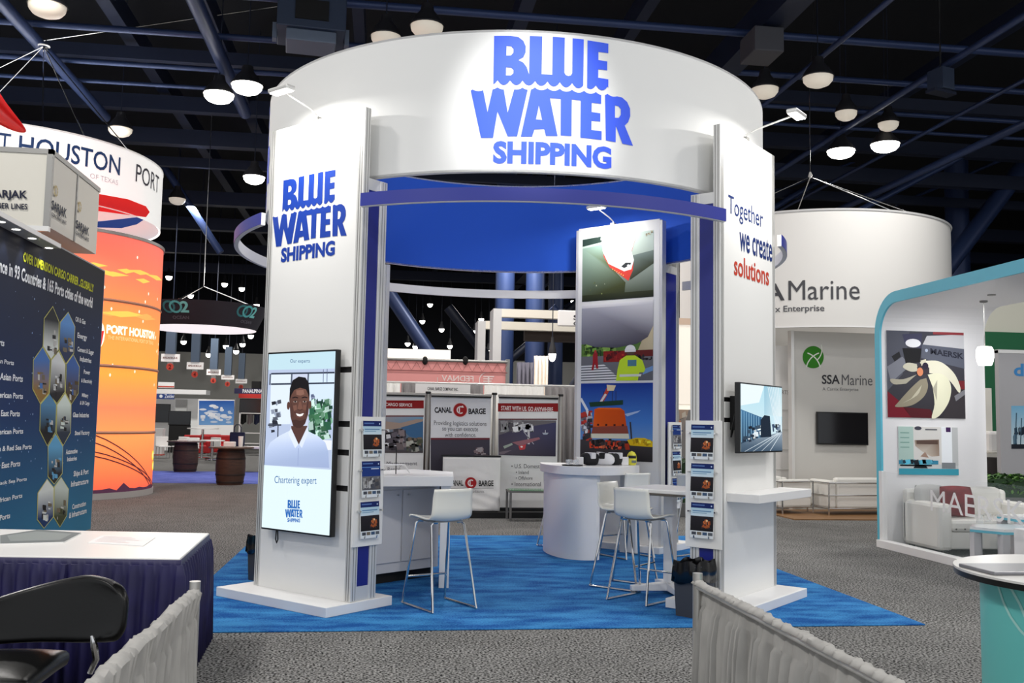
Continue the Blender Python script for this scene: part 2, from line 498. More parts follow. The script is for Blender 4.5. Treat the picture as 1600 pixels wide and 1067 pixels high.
# roof steel: purlins along and across the hall, columns and braces
tn = [0]
def trim(mb, m, **k):
    tn[0] += 1
    return struct('trim_%d' % tn[0], mb, m, **k)
BEAMN = mat('navy_roof_beam', (27, 36, 60), 0.5, 0.2)
def ybeam(px, py, z, w, h, y0=-9, y1=48, m=None):
    p = at_z(px, py, z); trim(MB().box(p.x - w / 2, p.x + w / 2, y0, y1, z, z + h), m or BEAMN)
def xbeam(px, py, z, w, h, x0=-30, x1=32, m=None):
    p = at_z(px, py, z); trim(MB().box(x0, x1, p.y - w / 2, p.y + w / 2, z, z + h), m or BEAMN)
def ypipe(px, py, z, r, y0=-9, y1=48, m=None):
    p = at_z(px, py, z); trim(MB().tube([(p.x, y0, z), (p.x, y1, z)], r, 12), m or STEELNAVY, smooth=True)
def xpipe(px, py, z, r, x0=-30, x1=32, m=None):
    p = at_z(px, py, z); trim(MB().tube([(x0, p.y, z), (x1, p.y, z)], r, 10), m or STEELNAVY, smooth=True)
# pipes along the hall
ypipe(100, 112, 9.2, 0.13, y1=14.5); ypipe(350, 103, 9.2, 0.15, y1=13.5)
ypipe(1390, 0, 9.3, 0.06); ypipe(1500, 88, 9.0, 0.07); ypipe(1450, 205, 9.2, 0.05); ypipe(1440, 268, 8.6, 0.10, y1=30)
ybeam(1190, 62, 9.4, 0.5, 0.6); ybeam(1560, 60, 10.2, 0.25, 0.4)
ybeam(330, 45, 10.2, 0.3, 0.5); ybeam(200, 60, 10.4, 0.3, 0.5); ybeam(820, 20, 10.4, 0.3, 0.5); ybeam(1010, 20, 10.4, 0.25, 0.5); ybeam(560, 30, 10.4, 0.25, 0.5)
# beams across the hall
xpipe(100, 124, 9.4, 0.05); xbeam(250, 226, 9.5, 0.35, 0.45); xbeam(300, 262, 9.5, 0.2, 0.3); xbeam(300, 320, 9.5, 0.4, 0.5)
xpipe(1300, 62, 9.5, 0.08); xpipe(1400, 130, 9.5, 0.07); xpipe(1400, 178, 9.5, 0.06); xbeam(1300, 165, 9.9, 0.2, 0.3); xbeam(1300, 235, 9.9, 0.3, 0.4)
for yy in (30, 36, 42): trim(MB().box(-30, 32, yy, yy + 0.4, 9.4, 9.9), BEAMN)
# columns behind the booth
def column(px, y, r, z1=12.0):
    p = at_y(px, 500, y); trim(MB().tube([(p.x, y, 0), (p.x, y, z1)], r, 20), STEELNAVY, smooth=True)
column(788, 24, 0.36); column(836, 24, 0.36); column(868, 26, 0.3)
column(1499, 22, 0.42)
# braces
def brace(p0, p1, y, r, m=None):
    a = at_y(p0[0], p0[1], y); b = at_y(p1[0], p1[1], y)
    trim(MB().tube([a, b], r, 14), m or STEELNAVY, smooth=True)
brace((1440, 470), (1640, 205), 18, 0.28)
brace((596, 440), (690, 580), 26, 0.26); brace((700, 480), (775, 575), 30, 0.22, STEELDARK); brace((905, 555), (985, 640), 24, 0.2)
brace((770, 585), (905, 470), 28, 0.16, STEELDARK); brace((250, 250), (345, 395), 22, 0.12); brace((590, 445), (520, 560), 28, 0.2, STEELDARK)
brace((862, 480), (1040, 660), 20, 0.16); brace((980, 480), (870, 640), 20, 0.14, STEELDARK); brace((1200, 330), (1300, 270), 20, 0.1)
brace((1210, 300), (1460, 205), 24, 0.05); brace((1330, 335), (1560, 215), 16, 0.09); brace((1400, 320), (1600, 235), 22, 0.06)

# ------------------------------------------------------------------ high-bay lamps
SHADE = mat('dark_lamp_shade', (38, 38, 42), 0.5)
def hi_bay(px, py, z, label, lit, r=0.3, group=None, ymax=44):
    p = at_z(px, py, z)
    if p.y > ymax or p.y < -8: p = at_y(px, py, ymax)
    t = thing('high_bay_lamp', label, 'ceiling lamp', p, 0, group)
    MB().lathe([(0.1 * r / .3, 0.42), (0.12 * r / .3, 0.3), (r * 0.75, 0.16), (r, 0.02), (r * 0.98, 0.0), (r * 0.7, 0.14), (0.02, 0.28)], 20).build('lamp_shade', SHADE, t, smooth=True)
    MB().lathe([(0, 0.03), (r * 0.93, 0.03), (r * 0.9, -0.06), (r * 0.72, -0.13), (r * 0.4, -0.175), (0, -0.19)], 20).build('diffuser', LAMPGLOW if lit else LAMPDIM, t, smooth=True)
    MB().tube([(0, 0, 0.4), (0, 0, 12.0 - p.z)], 0.012, 6).build('hanging_rod', STEELDARK, t)
    return t
LB = 'bright roof lamp '
LD = 'dim roof lamp '
hi_bay(342, 148, 8.6, LB + 'just left of a thick roof pipe, left of the round sign', True, 0.34)
hi_bay(386, 134, 8.6, LB + 'just right of a thick roof pipe, beside the round sign', True, 0.34)
hi_bay(397, 277, 8.0, LB + 'just left of the tall white panel with the big screen', True, 0.3)
hi_bay(1314, 236, 8.6, LB + 'above the plain white drum, left of a pair', True, 0.36)
hi_bay(1383, 226, 8.6, LB + 'above the plain white drum, right of a pair', True, 0.36)
hi_bay(74, 10, 8.4, LD + 'in the top left corner of the photo', False, 0.32)
hi_bay(188, 202, 8.6, LD + 'over the top edge of the white lettered drum', False, 0.3)
hi_bay(277, 311, 8.6, LD + 'above the orange column, to its right', False, 0.28)
hi_bay(603, 58, 8.8, LD + 'over the round sign, left one of two beside a beam', False, 0.3)
hi_bay(667, 42, 8.8, LD + 'over the round sign, right one of two beside a beam', False, 0.32)
hi_bay(1195, 140, 8.6, LD + 'just right of the round white sign', False, 0.3)
hi_bay(1278, 122, 8.6, LD + 'second to the right of the round white sign', False, 0.32)
hi_bay(1322, 176, 8.8, LD + 'between the upper roof pipes on the right', False, 0.26)
hi_bay(1388, 193, 9.0, LD + 'under the end of a shiny roof pipe on the right', False, 0.26)
far_l = 'small far lamp in the dark roof behind the black halo sign'
far_m = 'small far lamp in the dark roof seen through the round booth'
for q in [(351, 443), (378, 450), (298, 461), (401, 476), (264, 432), (392, 524), (287, 533), (308, 542), (353, 540), (369, 548), (326, 553), (272, 522), (379, 537)]:
    hi_bay(q[0], q[1], 8.6, far_l, True, 0.17, 'far roof lamps on the left')
for q in [(672, 475), (660, 501), (637, 536), (703, 540), (649, 541), (752, 498), (763, 548), (742, 517), (690, 514), (896, 470), (862, 553)]:
    hi_bay(q[0], q[1], 8.6, far_m, True, 0.16, 'far roof lamps through the booth')
# equipment hung in the roof
p = at_z(486, 52, 8.8)
t = thing('air_handling_unit', 'boxy grey air unit hanging high left of the round white sign', 'air unit', p, 0.1)
MB().box(-0.62, 0.62, -0.5, 0.5, -0.1, 0.55).build('casing', mat('blue_grey_metal', (50, 62, 84), 0.5, 0.2), t, bevel=0.02)
MB().box(-0.3, 0.3, -0.53, -0.5, 0.05, 0.42).build('intake_grille', BLACKM, t)
for s in (-1, 1): MB().tube([(s * .5, 0, .55), (s * .5, 0, 3.2)], .02, 6).build('hanging_rod', STEELDARK, t)
MB().box(-0.45, 0.45, -0.42, 0.3, -0.32, -0.1).build('outlet_box', mat('light_duct_metal', (104, 116, 134), 0.5, 0.2), t, bevel=0.02)
for s in (-1, 1): MB().box(s * 0.62, s * 0.7, -0.1, 0.1, -0.2, 0.1).build('side_vane', mat('light_duct_metal'), t)
p = at_z(1470, 132, 8.6)
t = thing('hanging_speaker', 'small grey box hung on a rod from the roof at upper right', 'speaker', p, 0.3)
MB().box(-0.16, 0.16, -0.2, 0.2, -0.14, 0.3).build('housing', mat('blue_grey_metal'), t, bevel=0.01)
MB().box(-0.3, 0.3, -0.12, 0.12, -0.2, -0.14).build('bracket', STEELDARK, t)
MB().tube([(0, 0, 0.3), (0, 0, 3.4)], 0.02, 6).build('hanging_rod', CHROME, t)
p = at_z(1190, 80, 9.0)
t = thing('beam_housing', 'square grey housing under the big roof beam right of the sign', 'housing', p, 0)
MB().box(-0.3, 0.3, -0.4, 0.4, -0.15, 0.35).build('box', mat('brown_grey_metal', (72, 72, 78), 0.6), t, bevel=0.03)
MB().box(-0.06, 0.06, -0.06, 0.06, 0.35, 3.0).build('mount', STEELDARK, t)

# ================================================================== the round booth
# carpet
bm_c = MB().box(-3.05, 3.05, -3.05, 3.05, 0.0, 0.012)
tag(bm_c.build('booth_carpet', BLUECARPET, bevel=0.006), 'bright blue square carpet under the round white booth', 'carpet')

# ------------------------------------------------------------------ towers
def tower_root(name, label, ang, shift, r=2.84):
    """local x along the outer face, local y towards the booth's middle"""
    out = Vector((math.cos(ang), math.sin(ang), 0)); y = -out
    rot = math.atan2(y.y, y.x) - PI / 2
    x = Vector((math.cos(rot), math.sin(rot), 0))
    return thing(name, label, 'display tower', out * r + x * shift + Vector((0, 0, 0.012)), rot)
HT = 4.27
def arm_light(t, x, y, z, direction=-1, reach=0.42, power=70, target=None, aim_low=2.2):
    """slim arm with a flat head over the panel's top edge"""
    arm = MB().tube([(x, y, z), (x, y, z + 0.05), (x, y + direction * reach * 0.25, z + 0.09), (x, y + direction * reach, z + 0.16)], 0.009, 8).build('light_arm', ALU, t, smooth=True)
    MB().box(x - 0.03, x + 0.03, y - 0.03, y + 0.03, z - 0.01, z + 0.03).build('clamp', ALUD, arm)
    hd = MB().box(x - 0.13, x + 0.13, y + direction * reach - 0.05, y + direction * reach + 0.05, z + 0.145, z + 0.185).build('light_head', ALU, arm, bevel=0.012)
    MB().box(x - 0.11, x + 0.11, y + direction * reach - 0.04, y + direction * reach + 0.04, z + 0.139, z + 0.145).build('light_lens', LAMPGLOW, arm)
    M = Matrix.Translation(t.location) @ Matrix.Rotation(t.rotation_euler.z, 4, 'Z')
    a = M @ Vector((x, y + direction * (reach + 0.02), z + 0.13)); b = M @ Vector((x, y, aim_low))
    l = bpy.data.lights.new('panel_spot', 'AREA'); l.energy = power; l.shape = 'RECTANGLE'; l.size = 0.22; l.size_y = 0.06; l.spread = math.radians(170); l.color = (1, 0.98, 0.94)
    lo = bpy.data.objects.new('panel_spot', l); COL.objects.link(lo); lo.location = a
    lo.rotation_euler = (b - a).to_track_quat('-Z', 'Y').to_euler()
def post(t, x0, x1, y0, y1, z0, z1):
    b = MB().box(x0, x1, y0, y1, z0, z1).build('post', ALU, t, bevel=0.004)
    return b
def tower_body(t, slot=(0.05, 0.555), slats=None, W=0.62, back=0.29, plinth=(-0.80, 0.64, -0.28, 0.47), panel_back=0.07, depth_top=0.075):
    MB().box(plinth[0], plinth[1], plinth[2], plinth[3], 0, 0.08).build('plinth', WHITE, t, bevel=0.004)
    x = W - 0.075
    fp = MB()
    if slats:
        z = 0.08
        for g0, g1 in slats:
            fp.box(-x, x, 0, panel_back, z, g0); z = g1
            if slot[0] > -x: fp.box(-x, slot[0], 0, panel_back, g0, g1)
            if slot[1] < x: fp.box(slot[1], x, 0, panel_back, g0, g1)
        fp.box(-x, x, 0, panel_back, z, HT)
        for g0, g1 in slats: MB().box(slot[0], slot[1], 0.03, panel_back, g0, g1).build('mounting_slot', DARKGAP, t)
        fp.build('front_panel', PANEL, t, bevel=0.002)
    else:
        fp.box(-x, x, 0, panel_back, 0.08, HT).build('front_panel', PANEL, t, bevel=0.002)
    for s in (-1, 1):
        a, b = (x, W) if s > 0 else (-W, -x)
        p = post(t, a, b, 0, panel_back, 0.08, HT)
        g = MB()
        for k in (0.3, 0.65): g.box(a + (b - a) * k - 0.004, a + (b - a) * k + 0.004, -0.0015, 0.004, 0.09, HT - 0.002)
        sx = W if s > 0 else -W
        for yy in (0.022, 0.05): g.box(sx - 0.004, sx + 0.0015, yy - 0.003, yy + 0.003, 0.09, HT - 0.002)
        g.build('groove', ALUD, p)
    # the lower column behind the panel: posts with a navy infill on each side
    zc = 3.66
    for s in (-1, 1):
        a, b = (W - 0.06, W) if s > 0 else (-W, -W + 0.06)
        p = post(t, a, b, back - 0.085, back, 0.08, zc)
        g = MB(); sx = W if s > 0 else -W
        for yy in (back - 0.055, back - 0.025): g.box(sx - 0.004, sx + 0.0015, yy - 0.003, yy + 0.003, 0.09, zc - 0.01)
        g.build('groove', ALUD, p)
        a2, b2 = (W - 0.035, W - 0.012) if s > 0 else (-W + 0.012, -W + 0.035)
        MB().box(a2, b2, panel_back, back - 0.085, 0.20, zc - 0.1).build('side_panel', BLUEP, t)
        a3, b3 = (W - 0.05, W - 0.004) if s > 0 else (-W + 0.004, -W + 0.05)
        MB().box(a3, b3, panel_back, back - 0.085, 0.08, 0.20).build('side_rail', ALU, t)
        MB().box(a3, b3, panel_back, back - 0.085, zc - 0.1, zc).build('side_rail', ALU, t)
    MB().box(-W + 0.05, W - 0.05, back - 0.06, back - 0.02, 0.08, zc).build('back_panel', PANEL, t)

ANG_L, ANG_R, ANG_BR, ANG_BL = math.radians(225), math.radians(315), math.radians(45), math.radians(135)
TL = tower_root('display_tower', 'tall white tower with the blue company logo and a big upright screen', ANG_L, -0.09)
tower_body(TL, W=0.63, plinth=(-0.79, 0.65, -0.28, 0.47), slats=[(0.98, 1.03), (1.28, 1.33), (1.52, 1.57), (1.98, 2.03)])
fl_map = lambda x, z, l: Vector((x, -0.0015 - l * 0.0005, z))
logo_art((34, 86, 205)).build('logo_lettering', lmap(fl_map, -0.565, 0.445, 3.0, 3.775), LOGO, TL, colour=False, label='blue logo lettering')
arm_light(TL, -0.02, 0.03, HT, power=22)

TR = tower_root('display_tower', 'tall white tower with a slogan in blue and red beside a wide screen', ANG_R, -0.10)
tower_body(TR, slot=(-0.545, 0.2), plinth=(-0.73, 0.66, -0.28, 0.47), slats=[(1.62, 1.66), (1.80, 1.84)])
A = Art()
A.text('Together', -0.46, -3.66, 0.32, -3.44, (0, 0, 0), 1, bold=0.0)
A.text('we create', -0.22, -3.40, 0.545, -3.19, (0, 0, 0), 1, bold=0.014)
A.build('slogan_lettering', lambda u, v, l: Vector((u, -0.0015 - l * .0005, -v)), NAVYTXT, TR, colour=False, label='slim navy lettering')
A = Art(); A.text('solutions', -0.34, -3.135, 0.46, -2.945, (0, 0, 0), 1, bold=0.018)
A.build('slogan_lettering', lambda u, v, l: Vector((u, -0.0015 - l * .0005, -v)), REDTXT, TR, colour=False, label='red lettering')
arm_light(TR, -0.02, 0.03, HT, power=20, reach=0.5)
# its shelf, a white slab as deep as the plinth
MB().box(-0.50, 0.74, -0.30, 0.0, 0.93, 1.005).build('shelf', WHITE, TR, bevel=0.004)

TB = tower_root('display_tower', 'tall white tower with three stacked photo prints facing into the booth', ANG_BR, 0.03)
tower_body(TB, back=0.45, plinth=(-0.70, 0.70, -0.28, 0.66))
MB().box(-0.62, 0.62, 0.47, 0.54, 0.08, HT - 0.04).build('inner_panel', PANEL, TB, bevel=0.003)
for s in (-1, 1):
    post(TB, s * 0.62, s * 0.66, 0.44, 0.54, 0.08, HT - 0.06)
arm_light(TB, 0.1, 0.5, HT - 0.04, direction=1, power=13)
TBL = tower_root('display_tower', 'tall white tower mostly hidden behind the one with the upright screen', ANG_BL, 0.0)
tower_body(TBL, plinth=(-0.70, 0.70, -0.28, 0.40))

# prints of the inner face: local x runs right-to-left for the viewer inside
def inner_map(x0, x1, z0, z1):
    return lambda u, v, l: Vector((x0 + (x1 - x0) * u, 0.541 + l * 0.0006, z1 + (z0 - z1) * v))
PX0, PX1 = 0.555, -0.535
A = Art()   # a ship seen from above on green water; px frame of the enlarged crop 130..800 x 135..735
A.rect(0, 0, 1, 1, (206, 222, 212), 0, (52, 60, 30))
A.poly([(0, .16), (.35, .12), (.38, .45), (.62, .75), (.6, 1), (0, 1)], [(150, 176, 160), (150, 180, 170), (86, 98, 56), (66, 72, 40), (40, 46, 30), (60, 66, 40)], 1)
A.poly([(0, .02), (.27, 0), (.26, .06), (.33, .02), (.28, .09), (0, .13)], (44, 62, 56), 2)
A.poly([(.7, .35), (1, .3), (1, .5), (.68, .72)], [(110, 124, 120), (120, 136, 130), (60, 68, 50), (56, 60, 44)], 2)
A.rect(0, .9, 1, 1, (52, 58, 36), 1.5, (34, 40, 28))
A.poly([(.30, .12), (.5, .0), (.78, .0), (.70, .3), (.73, .45), (.72, .58), (.66, .73), (.40, .50), (.31, .32)], (222, 70, 60), 3)
A.poly([(.27, 0), (.78, 0), (.70, .28), (.735, .42), (.70, .56), (.6, .58), (.38, .44), (.30, .25)], (250, 250, 246), 4)
A.poly([(.56, .5), (.62, .45), (.70, .46), (.68, .5), (.6, .53)], (52, 56, 58), 5); A.ell(.66, .50, .02, .02, (240, 240, 240), 6)
A.clutter(.86, 0, .99, .1, [(190, 180, 150), (120, 110, 90)], 8, .03, 5, 3)
A.clutter(.08, .68, .35, .92, [(120, 130, 80), (200, 205, 170)], 6, .025, 5, 5)
for i in range(6): A.ell(.44 + i * .03, .53 + i * .022, .008, .008, (250, 220, 120), 6, 8)
A.build('photo_print', inner_map(PX0, PX1, 3.225, 4.09), PRINT, TB, label='print of a red and white ship')
A = Art()   # a great grey tank on a trailer, two workers
A.rect(0, 0, 1, 1, (120, 118, 132), 0)
A.rect(0, .52, 1, .76, (92, 128, 60), 1); A.clutter(0, .5, .5, .72, [(60, 96, 40), (120, 170, 70), (40, 60, 34), (150, 190, 90)], 60, .09, 1.2, 7)
A.rect(0, .68, 1, 1, (120, 120, 124), 2, (104, 106, 112))
A.poly([(.86, .48), (1, .3), (1, .66), (.78, .66)], [(196, 180, 140), (226, 210, 170), (210, 196, 160), (190, 174, 140)], 2.2)
A.poly([(0, .0), (1, 0), (1, .32), (.93, .46), (.78, .54), (.5, .58), (.2, .56), (0, .5)], [(176, 176, 188), (226, 224, 226), (160, 158, 166), (96, 92, 102), (84, 82, 94), (82, 82, 94), (92, 92, 104), (120, 120, 132)], 3)
A.rect(0, 0, 1, .05, (244, 242, 242), 3.3, (214, 212, 216))
for i in range(7): A.poly([(0, .8 + i * .033), (.33 + i * .035, .79 + i * .033), (.36 + i * .04, .808 + i * .033), (0, .818 + i * .033)], (238, 238, 236), 3)
A.rect(.32, .62, .62, .76, (148, 36, 34), 4); A.clutter(.32, .62, .62, .75, [(120, 30, 30), (180, 50, 44), (80, 30, 34)], 26, .05, 4.2, 9)
A.rect(.62, .62, 1, .7, (110, 40, 38), 4); A.clutter(.66, .66, 1, .76, [(30, 30, 34), (60, 56, 58)], 22, .045, 4.3, 4)
A.poly([(.17, .66), (.2, .61), (.235, .64), (.24, .73), (.25, .84), (.22, .84), (.2, .77), (.18, .86), (.15, .86), (.17, .76)], (168, 38, 46), 5); A.ell(.205, .62, .018, .022, (190, 70, 60), 5.5, 10)
A.poly([(.88, .86), (1, .82), (1, .88), (.86, .93)], (120, 160, 210), 4)
A.poly([(.5, 1), (.52, .86), (.55, .74), (.64, .685), (.76, .685), (.86, .75), (.9, .86), (.88, .9), (.82, .9), (.80, 1)], (204, 236, 52), 6)
A.poly([(.55, .92), (.85, .92), (.84, .95), (.55, .95)], (224, 228, 214), 7); A.rect(.66, .74, .78, .82, (84, 130, 150), 7)
A.ell(.70, .655, .055, .03, (92, 70, 60), 6.5); A.ell(.695, .61, .07, .06, (246, 246, 242), 7, 20, PI, 2 * PI); A.rect(.62, .605, .77, .64, (240, 240, 236), 7.2)
A.build('photo_print', inner_map(PX0, PX1, 2.155, 3.185), PRINT, TB, label='print of a worker in a yellow jacket')
A = Art()   # an orange drum on a heavy trailer under a deep blue sky
A.rect(0, 0, 1, .5, (24, 56, 150), 0, (70, 128, 208)); A.rect(0, .5, 1, .82, (70, 128, 208), 0, (116, 160, 214))
A.rect(0, .74, 1, 1, (70, 66, 70), 1, (44, 42, 46))
A.poly([(.62, .40), (.84, .35), (.8, .38), (.66, .43)], (170, 196, 230), 1)
A.clutter(0, .35, .2, .76, [(226, 226, 230), (190, 60, 50), (120, 120, 130), (60, 60, 66)], 46, .08, 1.5, 21)
A.line([(0, .2), (.1, .36), (.06, .6)], .035, (232, 236, 240), 2); A.line([(.28, .28), (.40, .06)], .05, (200, 70, 54), 2); A.line([(.28, .26), (.36, .14)], .03, (230, 226, 220), 2.4)
A.poly([(.37, .02), (.5, .03), (.47, .1), (.38, .1)], (240, 222, 180), 3)
for xx in (.33, .45, .5): A.line([(xx, .1), (xx, .26)], .007, (50, 50, 70), 2)
A.poly([(.12, .25), (.6, .22), (.6, .28), (.14, .31)], (30, 66, 50), 3)
A.poly([(.2, .34), (.26, .32), (.56, .32), (.62, .36), (.66, .62), (.18, .62)], [(236, 92, 20), (255, 140, 40), (240, 110, 24), (206, 76, 16), (210, 80, 20), (230, 96, 26)], 3)
A.poly([(.18, .57), (.66, .55), (.68, .66), (.16, .67)], (146, 74, 60), 3.5); A.poly([(.15, .66), (.68, .65), (.69, .715), (.14, .72)], (226, 226, 206), 4)
for i in range(4): A.rect(.24 + i * .115, .53, .27 + i * .115, .555, (70, 30, 24), 4)
for xx in (.13, .70): A.line([(xx, .5), (xx + .02, .72)], .02, (60, 56, 60), 4)
A.clutter(.1, .72, .7, .86, [(30, 28, 30), (70, 60, 60), (210, 70, 40), (46, 40, 42)], 60, .07, 4.2, 31)
A.clutter(.26, .8, .6, .86, [(224, 70, 44), (240, 120, 80), (40, 34, 36)], 24, .05, 5.2, 12)
A.poly([(.66, .73), (.78, .7), (.9, .7), (1, .74), (1, .81), (.7, .8)], (232, 196, 26), 4); A.clutter(.68, .71, .99, .8, [(250, 220, 60), (200, 160, 20)], 16, .06, 4.3, 17)
A.build('photo_print', inner_map(PX0, PX1, 1.12, 2.125), PRINT, TB, label='print of an orange drum on a trailer')

# ------------------------------------------------------------------ the header ring, one curved rail between each two towers
def rail(a0, a1, label, R=3.02):
    t = thing('header_rail', label, 'curved rail', (0, 0, 3.375))
    w, h = 0.045, 0.115
    n = 96
    MB().lathe([(R, 0.004), (R, h), (R - .004, h), (R - .004, 0.004)], n, (0, 0, 0), a0, a1, closed_prof=True).build('outer_face', RINGB, t)
    MB().lathe([(R - .005, 0), (R - .005, h - .001), (R - w, h - .001), (R - w, 0)], n, (0, 0, 0), a0, a1, closed_prof=True).build('band', WHITE, t)
g = math.radians(12.6)
rail(ANG_L + math.radians(12.0), ANG_R - math.radians(14.8), 'blue curved rail across the front opening under the round sign')
rail(ANG_R + math.radians(10.8), ANG_BR + 2 * PI - g, 'blue and white curved rail between the slogan tower and the photo tower', 2.95)
rail(ANG_BR + g, ANG_BL - g, 'white-lit curved rail across the back of the booth')
rail(ANG_BL + g, ANG_L - math.radians(13.5), 'blue and white curved rail sticking out left of the logo tower')

# ------------------------------------------------------------------ the round fabric sign
t = thing('round_overhead_sign', 'huge round white fabric sign with blue logo on top of the towers', 'overhead sign', (0, 0, 3.70))
DR, DH = 2.71, 1.235
MB().lathe([(DR, 0), (DR, DH)], 128).build('outer_skin', FABRIC, t, smooth=True)
MB().lathe([(DR - 0.05, 0), (DR - 0.05, DH)], 128).build('inner_liner', LINER, t, smooth=True, label='blue inner liner')
MB().lathe([(DR - 0.05, DH - .02), (DR - 0.05, DH), (DR, DH), (DR, DH - .02)], 128, closed_prof=True).build('rim', WHITE, t, smooth=True)
MB().lathe([(DR - 0.05, 0), (DR - 0.05, 0.02), (DR, 0.02), (DR, 0)], 128, closed_prof=True).build('rim', WHITE, t, smooth=True)
cm = cyl_map((0, 0), DR, 0.0, 0.002)
q0 = 735; 
def drum_u(px, py):
    d = ray(px, py); o = Vector((CAM.x, CAM.y)); dd = Vector((d.x, d.y)); a = dd.dot(dd); b = o.dot(dd); c = o.dot(o) - DR * DR
    s = (-b - math.sqrt(b * b - a * c)) / a; P = CAM + d * s
    return math.atan2(P.x, -P.y) * DR, P.z - 3.70
ua, za = drum_u(735, 180); ub, zb = drum_u(989, 200); zt = drum_u(850, 57)[1]; zb = drum_u(860, 259)[1]
logo_art((58, 100, 240)).build('logo_lettering', lmap(cm, ua, ub, zb, zt), mat('sign_logo_blue', (52, 92, 240), 0.6), t, colour=False, label='blue logo lettering',
    cuts=[360 + i * 20 for i in range(1, 49)])
# a second logo on its left flank, seen edge-on
logo_art((58, 100, 240)).build('logo_lettering', lmap(cm, -PI / 2 * DR - .66, -PI / 2 * DR + .66, zb, zt), MATS['sign_logo_blue'], t, colour=False, cuts=[360 + i * 20 for i in range(1, 49)])

# ------------------------------------------------------------------ screens
def on_tower(t, v):
    return Matrix.Translation(t.location) @ Matrix.Rotation(t.rotation_euler.z, 4, 'Z') @ Vector(v)
def screen(name, label, tower, x0, x1, z0, z1, y, dep=0.05):
    t = thing(name, label, 'screen', on_tower(tower, ((x0 + x1) / 2, y, z0)), tower.rotation_euler.z)
    w, h = x1 - x0, z1 - z0
    MB().box(-w / 2, w / 2, 0, dep, 0, h).build('casing', BLACK, t, bevel=0.006)
    return t, w, h
SCR, w, h = screen('video_screen', 'big upright screen showing a smiling man on the logo tower', TL, -0.43, 0.48, 0.605, 2.172, -0.10)
b = 0.016
iv = quad_inv((25, 45), (381, 30), (363, 1010), (10, 958))
A = Art()
A.rect(20, 40, 385, 1015, (222, 240, 248), 0)
A.poly([(24, 45), (381, 30), (379, 125), (22, 130)], (196, 226, 238), .5)
A.poly([(22, 130), (379, 124), (368, 665), (14, 635)], (186, 200, 228), 1)
A.poly([(40, 150), (150, 150), (148, 420), (38, 420)], (226, 238, 250), 2); A.poly([(240, 150), (378, 145), (374, 340), (240, 340)], (214, 232, 250), 2)
A.poly([(150, 150), (240, 150), (240, 440), (148, 440)], (206, 214, 236), 2.3)
for y in (150, 206): A.line([(40, y), (378, y - 4)], 9, (52, 60, 78), 3)
for x in (36, 150, 238): A.line([(x, 150), (x - 2, 210)], 8, (84, 92, 110), 3)
A.line([(318, 128), (318, 200)], 4, (120, 130, 160), 3); A.line([(338, 126), (338, 200)], 4, (120, 130, 160), 3)
A.clutter(30, 285, 100, 480, [(40, 44, 54), (90, 96, 110), (150, 160, 180)], 16, 30, 3.2, 3)
A.rect(30, 420, 100, 428, (60, 66, 80), 4.5); A.rect(80, 428, 86, 500, (60, 66, 80), 4.5)
A.clutter(240, 280, 374, 515, [(40, 92, 66), (66, 120, 84), (24, 60, 48), (110, 160, 130), (190, 220, 210)], 110, 34, 4, 5, 1.4)
A.poly([(300, 505), (370, 510), (368, 560), (310, 560)], (236, 240, 244), 5)
A.clutter(252, 255, 276, 330, [(150, 160, 190), (90, 100, 130)], 6, 22, 4, 6)
A.poly([(15, 634), (22, 560), (45, 515), (90, 482), (145, 455), (170, 440), (215, 440), (245, 460), (300, 488), (335, 520), (352, 570), (358, 655)],
       [(170, 186, 220), (190, 206, 238), (206, 220, 246), (216, 228, 250), (220, 232, 252), (206, 220, 244), (200, 214, 240), (214, 228, 250), (210, 224, 250), (190, 206, 240), (168, 186, 222), (160, 176, 214)], 6)
A.poly([(152, 430), (238, 430), (236, 470), (196, 530), (158, 480)], (86, 58, 52), 7)
A.poly([(138, 470), (152, 440), (194, 528), (176, 548)], (226, 236, 252), 8); A.poly([(246, 462), (238, 436), (196, 528), (212, 548)], (222, 232, 250), 8)
A.line([(194, 548), (192, 640)], 3, (150, 166, 206), 8)
A.poly([(140, 290), (142, 240), (160, 210), (196, 200), (230, 212), (246, 250), (248, 310), (242, 370), (226, 420), (206, 440), (184, 442), (162, 428), (148, 380)],
       [(92, 62, 54), (104, 70, 60), (122, 84, 72), (138, 98, 84), (130, 92, 78), (112, 78, 66), (104, 72, 62), (98, 66, 58), (84, 56, 50), (78, 52, 46), (78, 52, 46), (82, 54, 48), (90, 60, 52)], 8)
A.ell(136, 322, 8, 22, (92, 62, 54), 8.3, 14); A.ell(251, 318, 7, 22, (92, 62, 54), 8.3, 14)
A.poly([(142, 290), (142, 230), (156, 186), (188, 166), (224, 172), (242, 200), (248, 260), (247, 290), (240, 262), (228, 236), (196, 226), (166, 238), (152, 262)], (24, 20, 22), 9)
for sx in (172, 222):
    A.ell(sx, 301, 10, 4, (176, 160, 152), 9.2, 14); A.ell(sx, 300, 5, 5, (24, 18, 18), 9.6, 10); A.line([(sx - 16, 281), (sx, 276), (sx + 15, 281)], 6, (30, 22, 22), 9.2)
A.poly([(194, 300), (202, 300), (212, 338), (198, 346), (184, 338)], (120, 82, 70), 9.2); A.line([(186, 342), (198, 347), (210, 342)], 3, (62, 40, 36), 9.6)
A.poly([(177, 363), (198, 367), (219, 362), (212, 376), (198, 380), (184, 376)], (244, 240, 238), 9.4); A.line([(166, 358), (198, 366), (228, 357)], 4, (80, 46, 44), 9.8); A.line([(180, 381), (198, 386), (215, 380)], 4, (118, 72, 66), 9.8)
A.poly([(158, 400), (178, 396), (198, 404), (220, 396), (236, 390), (222, 424), (204, 440), (184, 441), (164, 428)], (70, 46, 42), 8.6)
